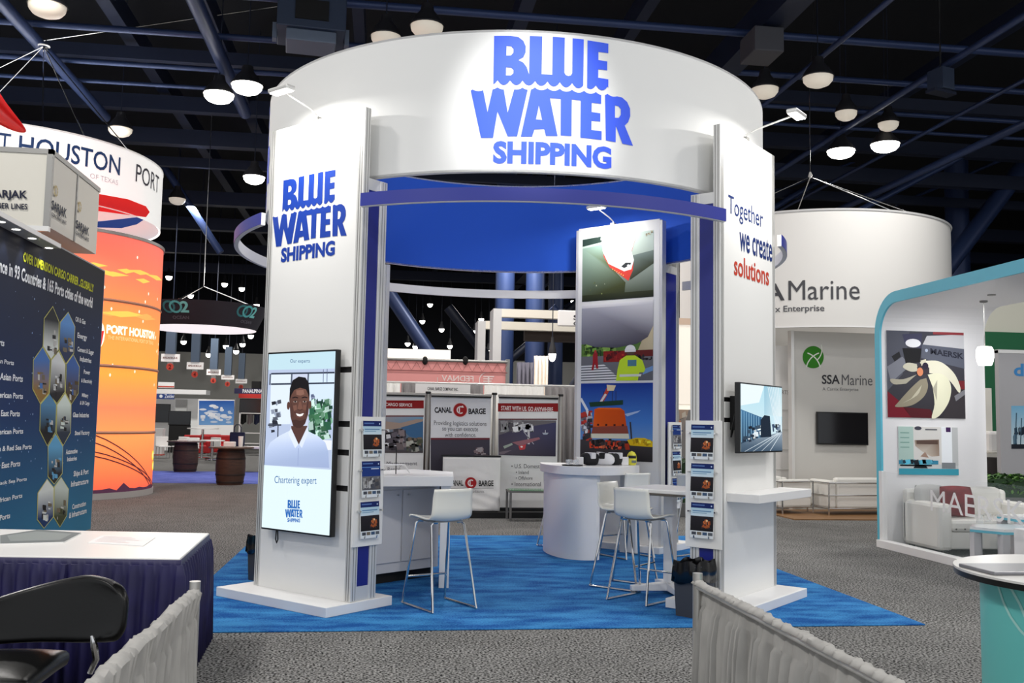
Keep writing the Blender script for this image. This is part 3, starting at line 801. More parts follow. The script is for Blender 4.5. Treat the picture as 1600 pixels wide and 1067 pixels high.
A.poly([(148, 300), (158, 320), (166, 380), (152, 385), (146, 340)], (84, 56, 50), 8.5); A.poly([(236, 300), (244, 300), (238, 370), (226, 388)], (74, 48, 44), 8.5)
A.poly([(176, 240), (214, 238), (220, 262), (198, 268), (178, 264)], (140, 100, 86), 8.5); A.poly([(160, 322), (180, 318), (182, 344), (166, 350)], (122, 84, 72), 8.5); A.poly([(214, 318), (232, 320), (230, 346), (214, 344)], (118, 80, 68), 8.5)
A.poly([(12, 634), (368, 668), (363, 1012), (8, 960)], (226, 244, 250), 10)
A.text('Our experts', 141, 72, 247, 98, (54, 92, 140), 11, bold=0.0)
A.text('Chartering expert', 72, 692, 293, 742, (44, 104, 164), 11, bold=0.0, slope=.04)
im = plane_map((-w / 2 + b, -0.0015, h - b), (w - 2 * b, 0, 0), (0, 0, -(h - 2 * b)), (0, -1, 0), 0.0004)
A2 = logo_art((38, 104, 184))
for pts, fs, cl, l in A2.items:
    A.items.append(([(131 + (u - 360) / 976 * 92, 818 + (v - 97) / 745 * 116 + (u - 360) / 976 * 6) for u, v in pts], fs, cl, 11))
A.build('screen_image', remap(im, iv), SCREEN, SCR)
MB().tube([(-0.28, 0.03, 0.0), (-0.285, 0.03, -0.08), (-0.27, 0.03, -0.11), (-0.255, 0.03, -0.08), (-0.262, 0.03, 0.0)], 0.006, 6).build('cable_loop', BLACK, SCR, smooth=True)
MB().box(-0.2, 0.2, 0.05, 0.098, 0.5, 1.0).build('wall_mount', BLACKM, SCR)

SCR2, w, h = screen('video_screen', 'wide screen showing a city street on the slogan tower', TR, -0.535, 0.43, 1.353, 1.971, -0.14)
iv = quad_inv((345, 100), (511, 124), (511, 376), (345, 378))
A = Art()
A.rect(340, 90, 520, 390, (180, 222, 236), 0, (214, 232, 238))
A.poly([(345, 100), (440, 112), (420, 180), (345, 190)], (232, 244, 248), 1); A.poly([(440, 112), (511, 124), (511, 240), (440, 230)], [(150, 196, 216), (196, 224, 232), (220, 236, 238), (170, 206, 222)], 1)
for i in range(7): A.line([(455 + i * 7, 118), (490 + i * 3, 300)], 1.6, (232, 240, 244), 2)
A.poly([(345, 205), (400, 228), (440, 245), (440, 320), (345, 345)], [(70, 120, 160), (60, 110, 150), (50, 90, 130), (40, 70, 100), (40, 60, 80)], 2)
for i in range(9): A.line([(348 + i * 10, 210 + i * 4), (348 + i * 10, 340 - i * 2)], 2, (140, 186, 214), 3)
A.clutter(350, 270, 440, 345, [(30, 40, 56), (230, 240, 246), (60, 80, 100)], 30, 18, 3.2, 3)
A.poly([(425, 250), (440, 232), (462, 236), (468, 320), (425, 322)], (28, 40, 56), 4); A.clutter(468, 268, 508, 308, [(60, 80, 110), (150, 170, 190), (40, 50, 60)], 14, 14, 3, 8)
A.poly([(345, 345), (420, 322), (511, 300), (511, 376), (345, 378)], [(80, 100, 120), (110, 130, 150), (150, 166, 180), (70, 90, 110), (60, 80, 100)], 3)
for i in range(4): A.line([(360 + i * 34, 378), (495 + i * 4, 306)], 2.4, (214, 226, 234), 5)
im = plane_map((-w / 2 + .014, -0.0015, h - .014), (w - .028, 0, 0), (0, 0, -(h - .028)), (0, -1, 0), 0.0004)
A.build('screen_image', remap(im, iv), SCREEN, SCR2)
MB().box(-0.38, 0.05, 0.05, 0.138, 0.2, 0.5).build('wall_mount', BLACKM, SCR2)
MB().tube([(-0.45, 0.06, 0.34), (-0.47, 0.08, 0.22), (-0.44, 0.10, 0.14), (-0.36, 0.12, 0.2)], 0.007, 6).build('cable_loop', BLACK, SCR2, smooth=True)

# ------------------------------------------------------------------ brochure racks on the towers' sides
CLEAR = mat('clear_acrylic', (240, 244, 246), 0.1, alpha=0.25)
def rack(tower, side, z0, z1, y0, y1, label, W=0.62):
    """board flat on the tower's side face; its own x axis runs along the board, its -y axis faces out"""
    c = on_tower(tower, (side * (W + 0.004), (y0 + y1) / 2, z0))
    t = thing('brochure_rack', label, 'brochure rack', c, tower.rotation_euler.z + side * PI / 2)
    w = y1 - y0; h = z1 - z0
    MB().box(-w / 2, w / 2, -0.018, 0, 0, h).build('board', PANEL, t, bevel=0.003)
    slots = []
    for k in range(3):
        zz = h - 0.335 - k * 0.338
        slots.append(zz)
        for x in (-0.07, 0.07): MB().tube([(x, -0.018, zz), (x, -0.055, zz), (x, -0.06, zz + 0.02)], 0.006, 6).build('wire_foot', CHROME, t, smooth=True)
        for x in (-0.125, 0.125): MB().tube([(x, -0.018, zz + 0.225), (x, -0.06, zz + 0.225)], [0.008, 0.008], 8).build('side_peg', CHROME, t, smooth=True)
    return t, slots
def cover_art(variant):
    A = Art()
    A.rect(0, 0, 1, 1, (226, 232, 236), 0)
    A.rect(0, 0, 1, .15, (22, 40, 100), 1); A.rect(.06, .05, .6, .085, (90, 120, 180), 2); A.ell(.9, .08, .03, .024, (200, 214, 240), 2, 10)
    if variant == 0:
        A.rect(0, .15, 1, .38, (178, 212, 230), 1, (214, 230, 240)); A.rect(.08, .22, .9, .25, (96, 140, 180), 2); A.rect(.08, .28, .7, .3, (120, 160, 190), 2)
        A.rect(0, .38, 1, .80, (40, 36, 42), 1, (26, 24, 28)); A.poly([(.5, .68), (.62, .54), (.86, .5), (.88, .6), (.7, .72)], (168, 84, 44), 2); A.clutter(.4, .45, .95, .76, [(70, 50, 46), (200, 110, 60), (40, 40, 50)], 18, .12, 2.3, 4); A.ell(.72, .5, .05, .03, (240, 200, 150), 4, 8)
    else:
        A.rect(0, .15, 1, .42, (30, 58, 128), 1); A.rect(.0, .16, 1, .175, (110, 160, 220), 2); A.rect(.5, .2, .92, .225, (210, 220, 240), 2)
        A.rect(0, .42, 1, .80, (110, 112, 118), 1, (84, 84, 90)); A.clutter(.02, .43, .98, .79, [(150, 150, 154), (70, 72, 80), (190, 190, 190), (100, 96, 96)], 30, .2, 2.2, 6)
    for i in range(4): A.rect(.06 + i * .24, .83, .26 + i * .24, .915, [(70, 74, 84), (120, 110, 96), (66, 90, 120), (90, 96, 104)][i], 2)
    return A
def brochure(tower_rack, zz, variant, label, group=None):
    loc = tower_rack.matrix_basis @ Vector((0, -0.02, zz))
    t = thing('brochure', label, 'brochure', loc, tower_rack.rotation_euler.z)
    w, h, lean = 0.215, 0.30, 0.02
    def L(x, y, z): return (x, y - (h - z) / h * lean - 0.004, z)
    mb = MB(); vs = [L(-w / 2, 0, 0), L(w / 2, 0, 0), L(w / 2, 0, h), L(-w / 2, 0, h)]
    mb.add(vs + [(x, y - 0.008, z) for x, y, z in vs], [(0, 1, 2, 3), (7, 6, 5, 4), (0, 4, 5, 1), (1, 5, 6, 2), (2, 6, 7, 3), (3, 7, 4, 0)])
    mb.build('pages', mat('paper', (232, 232, 230), 0.6), t)
    cover_art(variant).build('cover', lambda u, v, l: Vector(L(-w / 2 + w * u, -0.0095 - l * .0004, h * (1 - v))), PRINT, t)
    return t
lev = ['top', 'middle', 'bottom']
r1, sl = rack(TL, 1, 0.53, 1.61, -0.02, 0.325, 'white brochure board on the right side of the logo tower', W=0.63)
for k in range(3): brochure(r1, sl[k], [0, 1, 0][k], '%s brochure of three on the board by the logo tower' % lev[k], 'brochures on the logo tower')
r2, sl = rack(TR, -1, 0.53, 1.63, -0.02, 0.325, 'white brochure board on the left side of the slogan tower')
for k in range(3): brochure(r2, sl[k], 0, '%s brochure of three on the board by the slogan tower' % lev[k], 'brochures on the slogan tower')
r3, sl = rack(TB, -1, 0.53, 1.63, 0.05, 0.40, 'white brochure board on the right side of the photo tower', W=0.665)
for k in range(3): brochure(r3, sl[k], [1, 0, 1][k], '%s brochure of three on the board by the photo tower' % lev[k], 'brochures on the photo tower')
r4, sl = rack(TB, 1, 0.9, 1.66, 0.02, 0.36, 'narrow edge-on board on the left side of the photo tower', W=0.665)

# ------------------------------------------------------------------ counters and tables
bpy.context.view_layer.update()
t = thing('reception_counter', 'white counter with cupboard doors right behind the logo tower', 'counter', (0, 0, 0.012))
dA = Vector((-1.42, -1.05, 0)); dB = Vector((-0.80, -0.53, 0)); du = (dB - dA).normalized(); dn = Vector((-du.y, du.x, 0))
MB().prism([(-2.02, -1.02), (-1.62, -1.47), (-0.715, -1.27), (-0.66, -0.45), (-1.05, 0.05)], 0.965, 1.06).build('worktop', WHITE, t, bevel=0.004)
A0 = dA - du * 0.25
def P2(a, b): v = A0 + du * a + dn * b; return (v.x, v.y)
Lw = (dB - A0).length
MB().prism([P2(0, 0), P2(Lw, 0), P2(Lw, .42), P2(0, .42)], 0.10, 0.965).build('cabinet', mat('pale_grey_laminate', (214, 213, 216), 0.45), t, bevel=0.003)
MB().prism([P2(.04, .05), P2(Lw - .04, .05), P2(Lw - .04, .38), P2(.04, .38)], 0.0, 0.10).build('kick', BLACKM, t)
for k in range(2):
    d = MB().prism([P2(.03 + k * (Lw / 2 - .01), -.018), P2(Lw / 2 - .0 + k * (Lw / 2 - .02), -.018), P2(Lw / 2 + k * (Lw / 2 - .02), -.001), P2(.03 + k * (Lw / 2 - .01), -.001)], 0.2, 0.9).build('door', MATS['pale_grey_laminate'], t, bevel=0.002)
    c = A0 + du * (Lw / 2 + (-.06 if k == 0 else .08)) - dn * .022
    MB().tube([(c.x, c.y, .85), (c.x + dn.x * -.02, c.y + dn.y * -.02, .85)], .01, 8).build('knob', CHROME, d)
MB().prism([(-0.83, -1.24), (-0.735, -1.24), (-0.70, -0.62), (-0.78, -0.62)], 0.0, 0.965).build('end_panel', WHITE, t, bevel=0.003)

t = thing('curved_counter', 'white curved counter in front of the photo tower', 'counter', (0, 0, 0.012))
fc = [(0.66, 1.64), (0.63, 1.38), (0.65, 1.07), (0.75, 0.76), (0.91, 0.60), (1.11, 0.58)]
def smoothline(pts, n=6):
    out = []
    for i in range(len(pts) - 1):
        p0 = pts[max(i - 1, 0)]; p1 = pts[i]; p2 = pts[i + 1]; p3 = pts[min(i + 2, len(pts) - 1)]
        for k in range(n):
            s = k / n
            out.append(tuple(0.5 * ((2 * p1[d]) + (-p0[d] + p2[d]) * s + (2 * p0[d] - 5 * p1[d] + 4 * p2[d] - p3[d]) * s * s + (-p0[d] + 3 * p1[d] - 3 * p2[d] + p3[d]) * s ** 3) for d in range(len(p1))))
    out.append(tuple(pts[-1])); return out
sl_ = smoothline(fc)
inn = [(x + .05, y + .05) for x, y in sl_]
MB().prism(sl_ + inn[::-1], 0.0, 0.985).build('curved_front', WHITE, t, smooth=True)
MB().prism([(0.73, 1.62), (0.74, 1.40), (0.80, 1.10), (0.98, 0.98), (1.34, 1.62), (1.2, 1.64)], 0.09, 0.985).build('cabinet', MATS['pale_grey_laminate'], t)
for z in (0.3, 0.62): MB().prism([(0.98, 0.97), (1.345, 1.612), (1.33, 1.63), (0.965, 0.985)], z, z + 0.02).build('shelf_edge', WHITE, t)
top = smoothline([(0.62, 1.72), (0.585, 1.40), (0.61, 1.05), (0.72, 0.72), (0.90, 0.55), (1.14, 0.52), (1.40, 0.66), (1.65, 0.95), (1.80, 1.22)])
MB().prism(top + [(1.60, 1.40), (1.32, 1.72)], 0.985, 1.083).build('worktop', WHITE, t, bevel=0.003)
MB().prism([(1.72, 1.10), (1.78, 1.20), (1.64, 1.38), (1.58, 1.32)], 0.0, 0.985).build('end_panel', WHITE, t)

# high table by the slogan tower
t = thing('high_table', 'white square high table on one leg beside the slogan tower', 'table', (1.34, -1.58, 0.012), math.radians(45))
MB().prism([(-.36, -.36), (.36, -.36), (.36, .36), (-.36, .36)], 0.955, 0.99).build('tabletop', WHITE, t, bevel=0.008)
MB().prism([(-.359, -.359), (.359, -.359), (.359, .359), (-.359, .359)], 0.945, 0.955).build('edge_band', mat('brown_edge', (92, 84, 78), 0.6), t)
MB().box(-.05, .05, -.05, .05, 0.05, 0.945).build('leg', WHITE, t, bevel=0.012)
MB().box(-.2, .2, -.2, .2, 0.92, 0.945).build('mounting_plate', ALUD, t)
for k in range(4):
    a = k * PI / 2 + math.radians(45)
    d = Vector((math.cos(a), math.sin(a), 0)); n = Vector((-d.y, d.x, 0))
    vs = []
    for s, wz, hh in ((0.0, .05, .09), (0.38, .04, .055)):
        c = d * s
        vs += [c - n * wz + Vector((0, 0, .03)), c + n * wz + Vector((0, 0, .03)), c + n * wz + Vector((0, 0, hh + .02)), c - n * wz + Vector((0, 0, hh + .02))]
    ft = MB().add(vs, [(3, 2, 1, 0), (4, 5, 6, 7), (0, 1, 5, 4), (1, 2, 6, 5), (2, 3, 7, 6), (3, 0, 4, 7)]).build('foot', WHITE, t, bevel=0.006)
    c = d * .35; MB().lathe([(0, 0), (.03, 0), (.03, .03), (0, .03)], 12, tuple(c)).build('glide', ALUD, ft)

# ------------------------------------------------------------------ bar stools
SEATM = mat('glossy_white_shell', (238, 237, 228), 0.22, coat=0.4)
def bar_stool(label, loc, rz):
    t = thing('bar_stool', label, 'bar stool', loc, rz, None)
    prof = [(0.205, .735), (0.19, .748), (0.12, .752), (0.02, .742), (-0.08, .735), (-0.145, .742), (-0.18, .772), (-0.195, .82), (-0.20, .88), (-0.21, .95), (-0.228, 1.01)]
    def f(u, v):
        k = v * (len(prof) - 1); i = min(int(k), len(prof) - 2); s = k - i
        y = prof[i][0] * (1 - s) + prof[i + 1][0] * s; z = prof[i][1] * (1 - s) + prof[i + 1][1] * s
        a = (u - 0.5) * 2
        hw = 0.20 - 0.012 * max(0, v - 0.55) * 2
        edge = 0.02 * a * a
        back = max(0, (v - 0.5) / 0.5)
        return (a * hw, y + edge * back * 1.2, z + edge * (1 - back))
    MB().grid(f, 12, 24).build('seat_shell', SEATM, t, smooth=True, solid=0.014)
    for s in (-1, 1):
        b, tp = s * 0.215, s * 0.165
        pts = [(s * 0.10, 0.13, .722), (tp - s * .02, 0.135, .722), (tp, 0.14, .70), (b - s * .003, .255, .03), (b, .262, .012), (b, .24, .010), (b, -.24, .010), (b, -.262, .012), (b - s * .003, -.255, .03), (tp, -.12, .70), (tp - s * .02, -.115, .722), (s * 0.10, -.11, .722)]
        MB().tube(pts, 0.011, 8).build('sled_leg', CHROME, t, smooth=True)
    MB().tube([(-.2, .222, .235), (.2, .222, .235)], 0.010, 8).build('footrest', CHROME, t, smooth=True)
    MB().box(-.13, .13, -.12, .15, .722, .736).build('seat_bracket', ALUD, t)
    return t
def face(dx, dy): return math.atan2(dy, dx) - PI / 2
ST = bar_stool('white bar stool standing alone before the cupboard counter', (-0.88, -2.13, 0.012), face(-.46, .89))
copy_tree(ST, (0.99, -1.90, 0.012), face(.77, .64), 'white bar stool nearest the front, pulled up to the high table')
copy_tree(ST, (0.99, -1.21, 0.012), face(.72, -.70), 'white bar stool behind the front one, on the far side of the high table')
copy_tree(ST, (1.56, 0.91, 0.012), face(-.42, .9), 'white bar stool tucked under the open side of the curved counter')
copy_tree(ST, (0.95, 1.96, 0.012), face(.9, -.43), 'white bar stool mostly hidden behind the curved counter, one leg showing')
copy_tree(ST, (2.42, 0.76, 0.012), face(.6, .5), 'white bar stool mostly hidden behind the slogan tower')

# ------------------------------------------------------------------ bins
def bin_(loc, rz, label, w=0.26, d=0.19, h=0.5):
    t = thing('waste_bin', label, 'bin', loc, rz)
    vs = []
    for z, k in ((0, .86), (h, 1.0)):
        vs += [(-w / 2 * k, -d / 2 * k, z), (w / 2 * k, -d / 2 * k, z), (w / 2 * k, d / 2 * k, z), (-w / 2 * k, d / 2 * k, z)]
    MB().add(vs, [(3, 2, 1, 0), (0, 1, 5, 4), (1, 2, 6, 5), (2, 3, 7, 6), (3, 0, 4, 7)]).build('tub', mat('dark_grey_plastic', (62, 62, 66), 0.45), t, solid=0.008, bevel=0.004)
    rnd = random.Random(4); n = 40; prof = []
    def f(u, v):
        a = 2 * PI * u; k = int(u * n)
        sx = max(-1, min(1, 1.5 * math.cos(a))); sy = max(-1, min(1, 1.5 * math.sin(a)))
        off = [.012, .010, .004, -.02][min(3, int(v * 3 + .01))]; z = [h * .66, h * .9, h + .03, h * .8][min(3, int(v * 3 + .01))]
        wob = .005 * math.sin(u * 61) + .003 * math.sin(u * 23 + v * 4)
        return (sx * (w / 2 + off + wob), sy * (d / 2 + off + wob), z + .012 * math.sin(u * 37 + v))
    MB().grid(f, 60, 3).build('bag_liner', mat('glossy_black_bag', (12, 12, 14), 0.22), t, smooth=True, solid=0.003)
    return t
bin_((1.235, -2.60, 0.012), math.radians(42), 'grey waste bin with black bag in front of the slogan tower', 0.30, 0.22, 0.42)
q = at_z(396, 908, 0.012); bin_((q.x + .08, q.y + .1, 0.012), math.radians(40), 'dark waste bin half hidden behind the logo tower', 0.26, 0.2, 0.40)

# ------------------------------------------------------------------ small goods on the curved counter
ZC = 1.096
def on_counter(px, py):
    return at_z(px, py, ZC)
rnd = random.Random(11)
BAGM = mat('black_cloth', (20, 20, 24), 0.8); BAGW = mat('white_cloth', (226, 226, 228), 0.7)
for i, (x, y, rz, m2, lb) in enumerate([(1.13, 1.04, .3, 0, 'black and white pouch leftmost of the goods on the curved counter'), (1.30, 1.06, -.4, 1, 'pale pouch in the middle of the goods on the curved counter'),
                                       (1.47, 1.16, .9, 0, 'black pouch at the right of the goods on the curved counter'), (1.32, 1.28, .1, 0, 'black pouch behind the other pouches on the curved counter')]):
    t = thing('pouch', lb, 'pouch', (x, y, ZC), rz, 'pouches on the curved counter')
    MB().grid(lambda u, v: (.14 * math.cos(2 * PI * u) * math.sin(PI * v) ** .6, .085 * math.sin(2 * PI * u) * math.sin(PI * v) ** .6, .075 - .075 * math.cos(PI * v) + .012 * math.sin(u * 17 + i) * math.sin(PI * v)), 20, 10).build('body', BAGW if m2 else BAGM, t, smooth=True, weld=True)
    MB().box(-.04, .03, -.095, .08, .08, .155).build('flap', BAGM if m2 else BAGW, t, bevel=0.01)
for i, (x, y, lb) in enumerate([(0.98, 0.98, 'small white box left of the pouches on the curved counter'), (1.60, 1.20, 'small white box right of the pouches on the curved counter')]):
    tag(MB().box(x - .045, x + .045, y - .04, y + .04, ZC, ZC + .10).build('small_box', WHITE, bevel=0.003), lb, 'box')
t = thing('glass_tray', 'dark tray with small glasses on the left of the curved counter', 'tray', (0.86, 0.80, ZC), .3)
MB().lathe([(0, 0), (.12, 0), (.13, .015), (.12, .012), (0, .006)], 24).build('tray', BLACK, t, smooth=True)
for k in range(4):
    a = k * PI / 2; MB().lathe([(.026, .012), (.03, .075), (.027, .075), (.023, .016), (0, .016)], 16, (.06 * math.cos(a), .06 * math.sin(a), 0)).build('glass', CLEAR, t, smooth=True)
t = thing('yellow_bottle', 'yellow helmet-shaped bottle at the right end of the curved counter', 'bottle', (1.70, 1.22, ZC), .2)
MB().lathe([(0, 0), (.045, 0), (.06, .02), (.062, .09), (.055, .13), (.035, .16), (0, .175)], 20).build('shell', mat('hi_vis_yellow', (232, 226, 70), 0.4), t, smooth=True)
MB().lathe([(.0635, .085), (.0635, .12)], 12, (0, 0, 0), math.radians(200), math.radians(300)).build('visor', BLACK, t, smooth=True, solid=.003)
MB().box(-.03, .03, -.064, -.06, .03, .06).build('sticker', mat('grey_blue_sticker', (110, 120, 120), 0.5), t)
t = thing('brochure_stand', 'small white wire stand on the cupboard counter beside the logo tower', 'stand', (-1.28, -1.0, 1.072), .4)
for k in range(4): MB().tube([(-.14, -.02 + k * .02, 0.02 * k), (-.1, -.03 + k * .02, .09), (.1, -.03 + k * .02, .09), (.16, -.02 + k * .02, .01 + .01 * k)], .006, 6).build('wire', WHITE, t, smooth=True)
MB().tube([(0.02, 0, 0), (0.02, 0, .26)], .006, 6).build('upright', BLACK, t)

# ================================================================== neighbours on the left
def cyl_hit(px, py, c, R, far=False):
    d = ray(px, py); o = Vector((CAM.x - c[0], CAM.y - c[1])); dd = Vector((d.x, d.y))
    a = dd.dot(dd); b = o.dot(dd); k = o.dot(o) - R * R
    s = math.sqrt(max(b * b - a * k, 0)); s = (-b + s) / a if far else (-b - s) / a
    P = CAM + d * s
    return math.atan2(P.x - c[0], -(P.y - c[1])) * R, P.z
def px_y(Y, eps=0.0015):      # photo pixels -> an upright plane facing the aisle
    return lambda u, v, l: at_y(u, v, Y) + Vector((0, -1, 0)) * (l * eps)
def px_x(X, eps=0.0015, s=1):
    return lambda u, v, l: at_x(u, v, X) + Vector((s, 0, 0)) * (l * eps)
def text_x(A, s, X, x0, yt, yb, x1, c, layer=3, bold=0.0):
    """words on a plane x = X, laid out in (y, -z): left end at pixel x0 between rows yt..yb, right end at pixel column x1"""
    P = at_x(x0, yb, X); T = at_x(x0, yt, X); Q = at_x(x1, yb, X)
    A.text(s, P.y, -T.z, Q.y, -P.z, c, layer, bold)
yz_map = lambda X, s=1, eps=0.0015: (lambda u, v, l: Vector((X + s * l * eps, u, -v)))
def px_poly_x(A, pts, X, c, layer):
    A.poly([((lambda p: (p.y, -p.z))(at_x(x, y, X))) for x, y in pts], c, layer)

PXW = -5.40
t = thing('poster_wall', 'dark navy poster wall with yellow headline and hexagon photos at the left', 'poster wall', (PXW, 0, 0))
loc = Vector(t.location)
def shift(m): return lambda u, v, l: m(u, v, l) - loc
wall_y0, wall_y1, wz = -2.2, 3.66, 3.66
MB().box(-0.08, 0, wall_y0, wall_y1, 0, wz).build('panel', mat('grey_frame', (150, 150, 152), 0.5), t)
A = Art()
A.poly([(wall_y0, -wz + .02), (wall_y1 - .02, -wz + .02), (wall_y1 - .02, -1.6), (wall_y0, -1.6)], [(10, 12, 22), (10, 12, 22), (16, 54, 104), (14, 46, 92)], 0)
A.poly([(wall_y0, -1.6), (wall_y1 - .02, -1.6), (wall_y1 - .02, -.02), (wall_y0, -.02)], [(14, 46, 92), (16, 54, 104), (54, 128, 164), (46, 116, 156)], 0)
r_ = random.Random(8)
for i in range(90):
    y = r_.uniform(-.5, 3.5); z = r_.uniform(.8, 3.0); s = r_.uniform(.004, .014)
    A.ell(y, -z, s, s, (150, 180, 220), 1, 6)
text_x(A, 'OVER DIMENSION CARGO CARRIER ..GLOBALLY', PXW, 35.4, 392.5, 408.5, 148, (202, 206, 36), 3, .03)
text_x(A, 'Presence in 93 Countries & 165 Ports cities of the world', PXW, -24, 393, 417, 147, (236, 238, 240), 3, .03)
for s, x0, yt, yb, x1 in [('Oil & Gas', 117, 494, 502, 133), ('Energy', 120, 519, 530, 135), ('Cement & Sugar', 120, 541, 551, 146), ('Industries', 124, 556, 564, 142), ('Power', 130, 577, 584, 140), ('& Electricity', 126, 591, 599, 143),
                          ('Military', 127, 614, 622, 137), ('& UN Cargo', 124, 626, 634, 139), ('Glass Industries', 113, 644, 652, 138), ('Steel Factory', 116, 673, 682, 139), ('Automotive', 102, 702, 710, 120), ('Industries', 104, 714, 721, 119),
                          ('Ships & Port', 114, 736, 747, 137), ('Infrastructure', 110, 752, 761, 137), ('Construction', 112, 788, 796, 133), ('& Infrastructure', 107, 801, 810, 134),
                          ('Gulf Ports', -26, 524, 535, 6), ('European Ports', -26, 556, 566, 21), ('South East Asian Ports', -40, 577, 589, 35), ('North American Ports', -38, 609, 619, 35), ('Middle East Ports', -24, 640, 650, 30),
                          ('South American Ports', -38, 671, 680, 35), ('Mediterranean & Red Sea Ports', -48, 700, 709, 48), ('China & Far East Ports', -40, 727, 737, 30), ('Baltic | Black Sea Ports', -34, 757, 765, 40), ('South African Ports', -30, 783, 791, 33), ('Atlantic Ports', -30, 812, 821, 14)]:
    text_x(A, s, PXW, x0, yt, yb, x1, (236, 240, 244), 3, .025)
HEX = [([(82, 478), (92, 502), (91, 546), (79, 562), (66, 541), (68, 497)], (30, 36, 42), (230, 236, 230), 1), ([(106, 487), (117, 510), (115, 552), (102, 569), (91, 547), (93, 503)], (96, 150, 214), (40, 54, 90), 2),
       ([(66, 541), (78, 562), (76, 615), (62, 631), (50, 608), (51, 562)], (70, 120, 190), (150, 116, 60), 3), ([(91, 548), (102, 569), (101, 613), (88, 631), (76, 616), (79, 562)], (222, 226, 226), (30, 32, 36), 4),
       ([(114, 553), (124, 573), (122, 615), (111, 632), (101, 614), (103, 568)], (60, 100, 170), (80, 66, 40), 5), ([(77, 614), (88, 632), (86, 676), (73, 697), (61, 673), (62, 631)], (86, 140, 180), (24, 26, 28), 6),
       ([(101, 614), (111, 632), (110, 676), (98, 697), (87, 677), (88, 632)], (214, 226, 218), (40, 52, 70), 7), ([(86, 677), (98, 697), (97, 740), (84, 757), (74, 745), (74, 697)], (100, 170, 214), (40, 40, 44), 8),
       ([(73, 748), (84, 762), (83, 808), (68, 826), (57, 812), (58, 770)], (226, 232, 228), (30, 60, 110), 9), ([(95, 745), (107, 764), (104, 806), (93, 824), (83, 808), (84, 760)], (204, 214, 206), (70, 76, 50), 10)]
for pts, ca, cb, sd in HEX:
    cx = sum(p[0] for p in pts) / 6; cy = sum(p[1] for p in pts) / 6
    px_poly_x(A, pts, PXW, (206, 204, 120), 2)
    ins = [(cx + (x - cx) * .93, cy + (y - cy) * .965) for x, y in pts]
    px_poly_x(A, ins, PXW, [ca, ca, cb, cb, cb, ca], 3)
    rr = random.Random(sd)
    for k in range(12):
        x = cx + rr.uniform(-7, 5); y = cy + rr.uniform(-6, 24); w = rr.uniform(2, 6); h = rr.uniform(2, 10)
        col = rr.choice([ca, cb, (20, 22, 26), (200, 200, 196), (120, 110, 90)])
        px_poly_x(A, [(x, y), (x + w, y + w * .2), (x + w, y + h), (x, y + h * .9)], PXW, col, 3.5 + k * .12)
A.build('poster_print', shift(yz_map(PXW)), PRINT, t)
wz = 3.53
t = thing('canopy_strip', 'silver canopy strip with recessed downlights along the top of the poster wall', 'canopy', (PXW + .002, 0, wz))
MB().box(0, 0.2, wall_y0, 1.15, 0.0, 0.055).build('strip', ALU, t, bevel=0.004)
for k, (px, py) in enumerate([(25, 358), (50, 372), (76, 387), (1, 346)]):
    P = at_z(px, py, wz); P.x = min(PXW + .14, max(PXW + .07, P.x))
    d = MB().lathe([(0.04, 0), (0.05, -.006), (0.055, 0)], 20, (P.x - PXW, P.y, -.001)).build('downlight', ALU, t, smooth=True)
    MB().lathe([(0, -.003), (.04, -.003)], 20, (P.x - PXW, P.y, -.001)).build('lens', LAMPGLOW, d)
    spot_light('downlight_beam', (P.x, P.y, wz - .03), (PXW + .03, P.y, 2.6), 6, math.radians(80), .6, .03)
# fascia box above
fy0, fy1, fz0, fz1 = 1.15, 3.05, 3.79, 4.70
FXX = -5.36
t = thing('fascia_box', 'cream boxed fascia with dark lettering above the dark poster wall', 'fascia', (FXX, fy0, fz0))
loc = Vector(t.location)
def shift(m, L=loc): return lambda u, v, l: m(u, v, l) - L
CREAM = mat('cream_panel', (226, 222, 210), 0.6)
h = fz1 - fz0
MB().box(-4.2, 0, 0, fy1 - fy0, 0, h).build('box', CREAM, t)
fr = MB()
for z in (0, h - .05): fr.box(-4.2, .012, -.012, .04, z, z + .05)
MB().box(-4.2, .014, -.014, .05, h - .05, h + .01).build('frame', ALUD, t)
MB().box(-.04, .014, -.014, fy1 - fy0, h - .05, h + .01).build('frame', ALUD, t)
MB().box(-.05, .014, -.014, .05, 0, h - .05).build('frame', ALUD, t)
MB().box(-.03, .012, .93, .97, 0, h - .05).build('frame', ALUD, t)
MB().box(-4.2, .014, -.014, .05, -.06, 0).build('frame', ALU, t)
SJ = (38, 42, 62)
A = Art()
A.text('SARJAK', -17, 296, 43, 312, SJ, 1, .03, slope=.03); A.build('lettering', shift(px_y(fy0 - .015)), PRINT, t)
A = Art(); A.text('CONTAINER LINES', -46, 315, 43, 324, SJ, 1, .02, slope=.04); A.build('lettering', shift(px_y(fy0 - .015)), PRINT, t)
for a, b in ((80, 104), (118, 139)):
    A = Art()
    sc_ = (b - a) / 24
    text_x(A, 'SARJAK', FXX + .015, a, 311 + (a - 80) * .82, 331 + (a - 80) * .82 - (2 if a > 100 else 0), b, SJ, 1, .03)
    A.build('lettering', shift(yz_map(FXX + .015)), PRINT, t); A = Art()
    text_x(A, 'CONTAINER LINES', FXX + .015, a, 331 + (a - 80) * .75, 337 + (a - 80) * .75, b, SJ, 1, .02)
    A.build('lettering', shift(yz_map(FXX + .015)), PRINT, t); A = Art()
    p = at_x(a + 5 * sc_, (297 if a < 100 else 322), FXX + .015)
    for k in range(10): A.ell(p.y + .05 + .055 * math.cos(k * PI / 5), -p.z + .055 * math.sin(k * PI / 5), .018, .018, (196, 178, 130), 1, 8)
    A.build('emblem', shift(yz_map(FXX + .015)), PRINT, t)

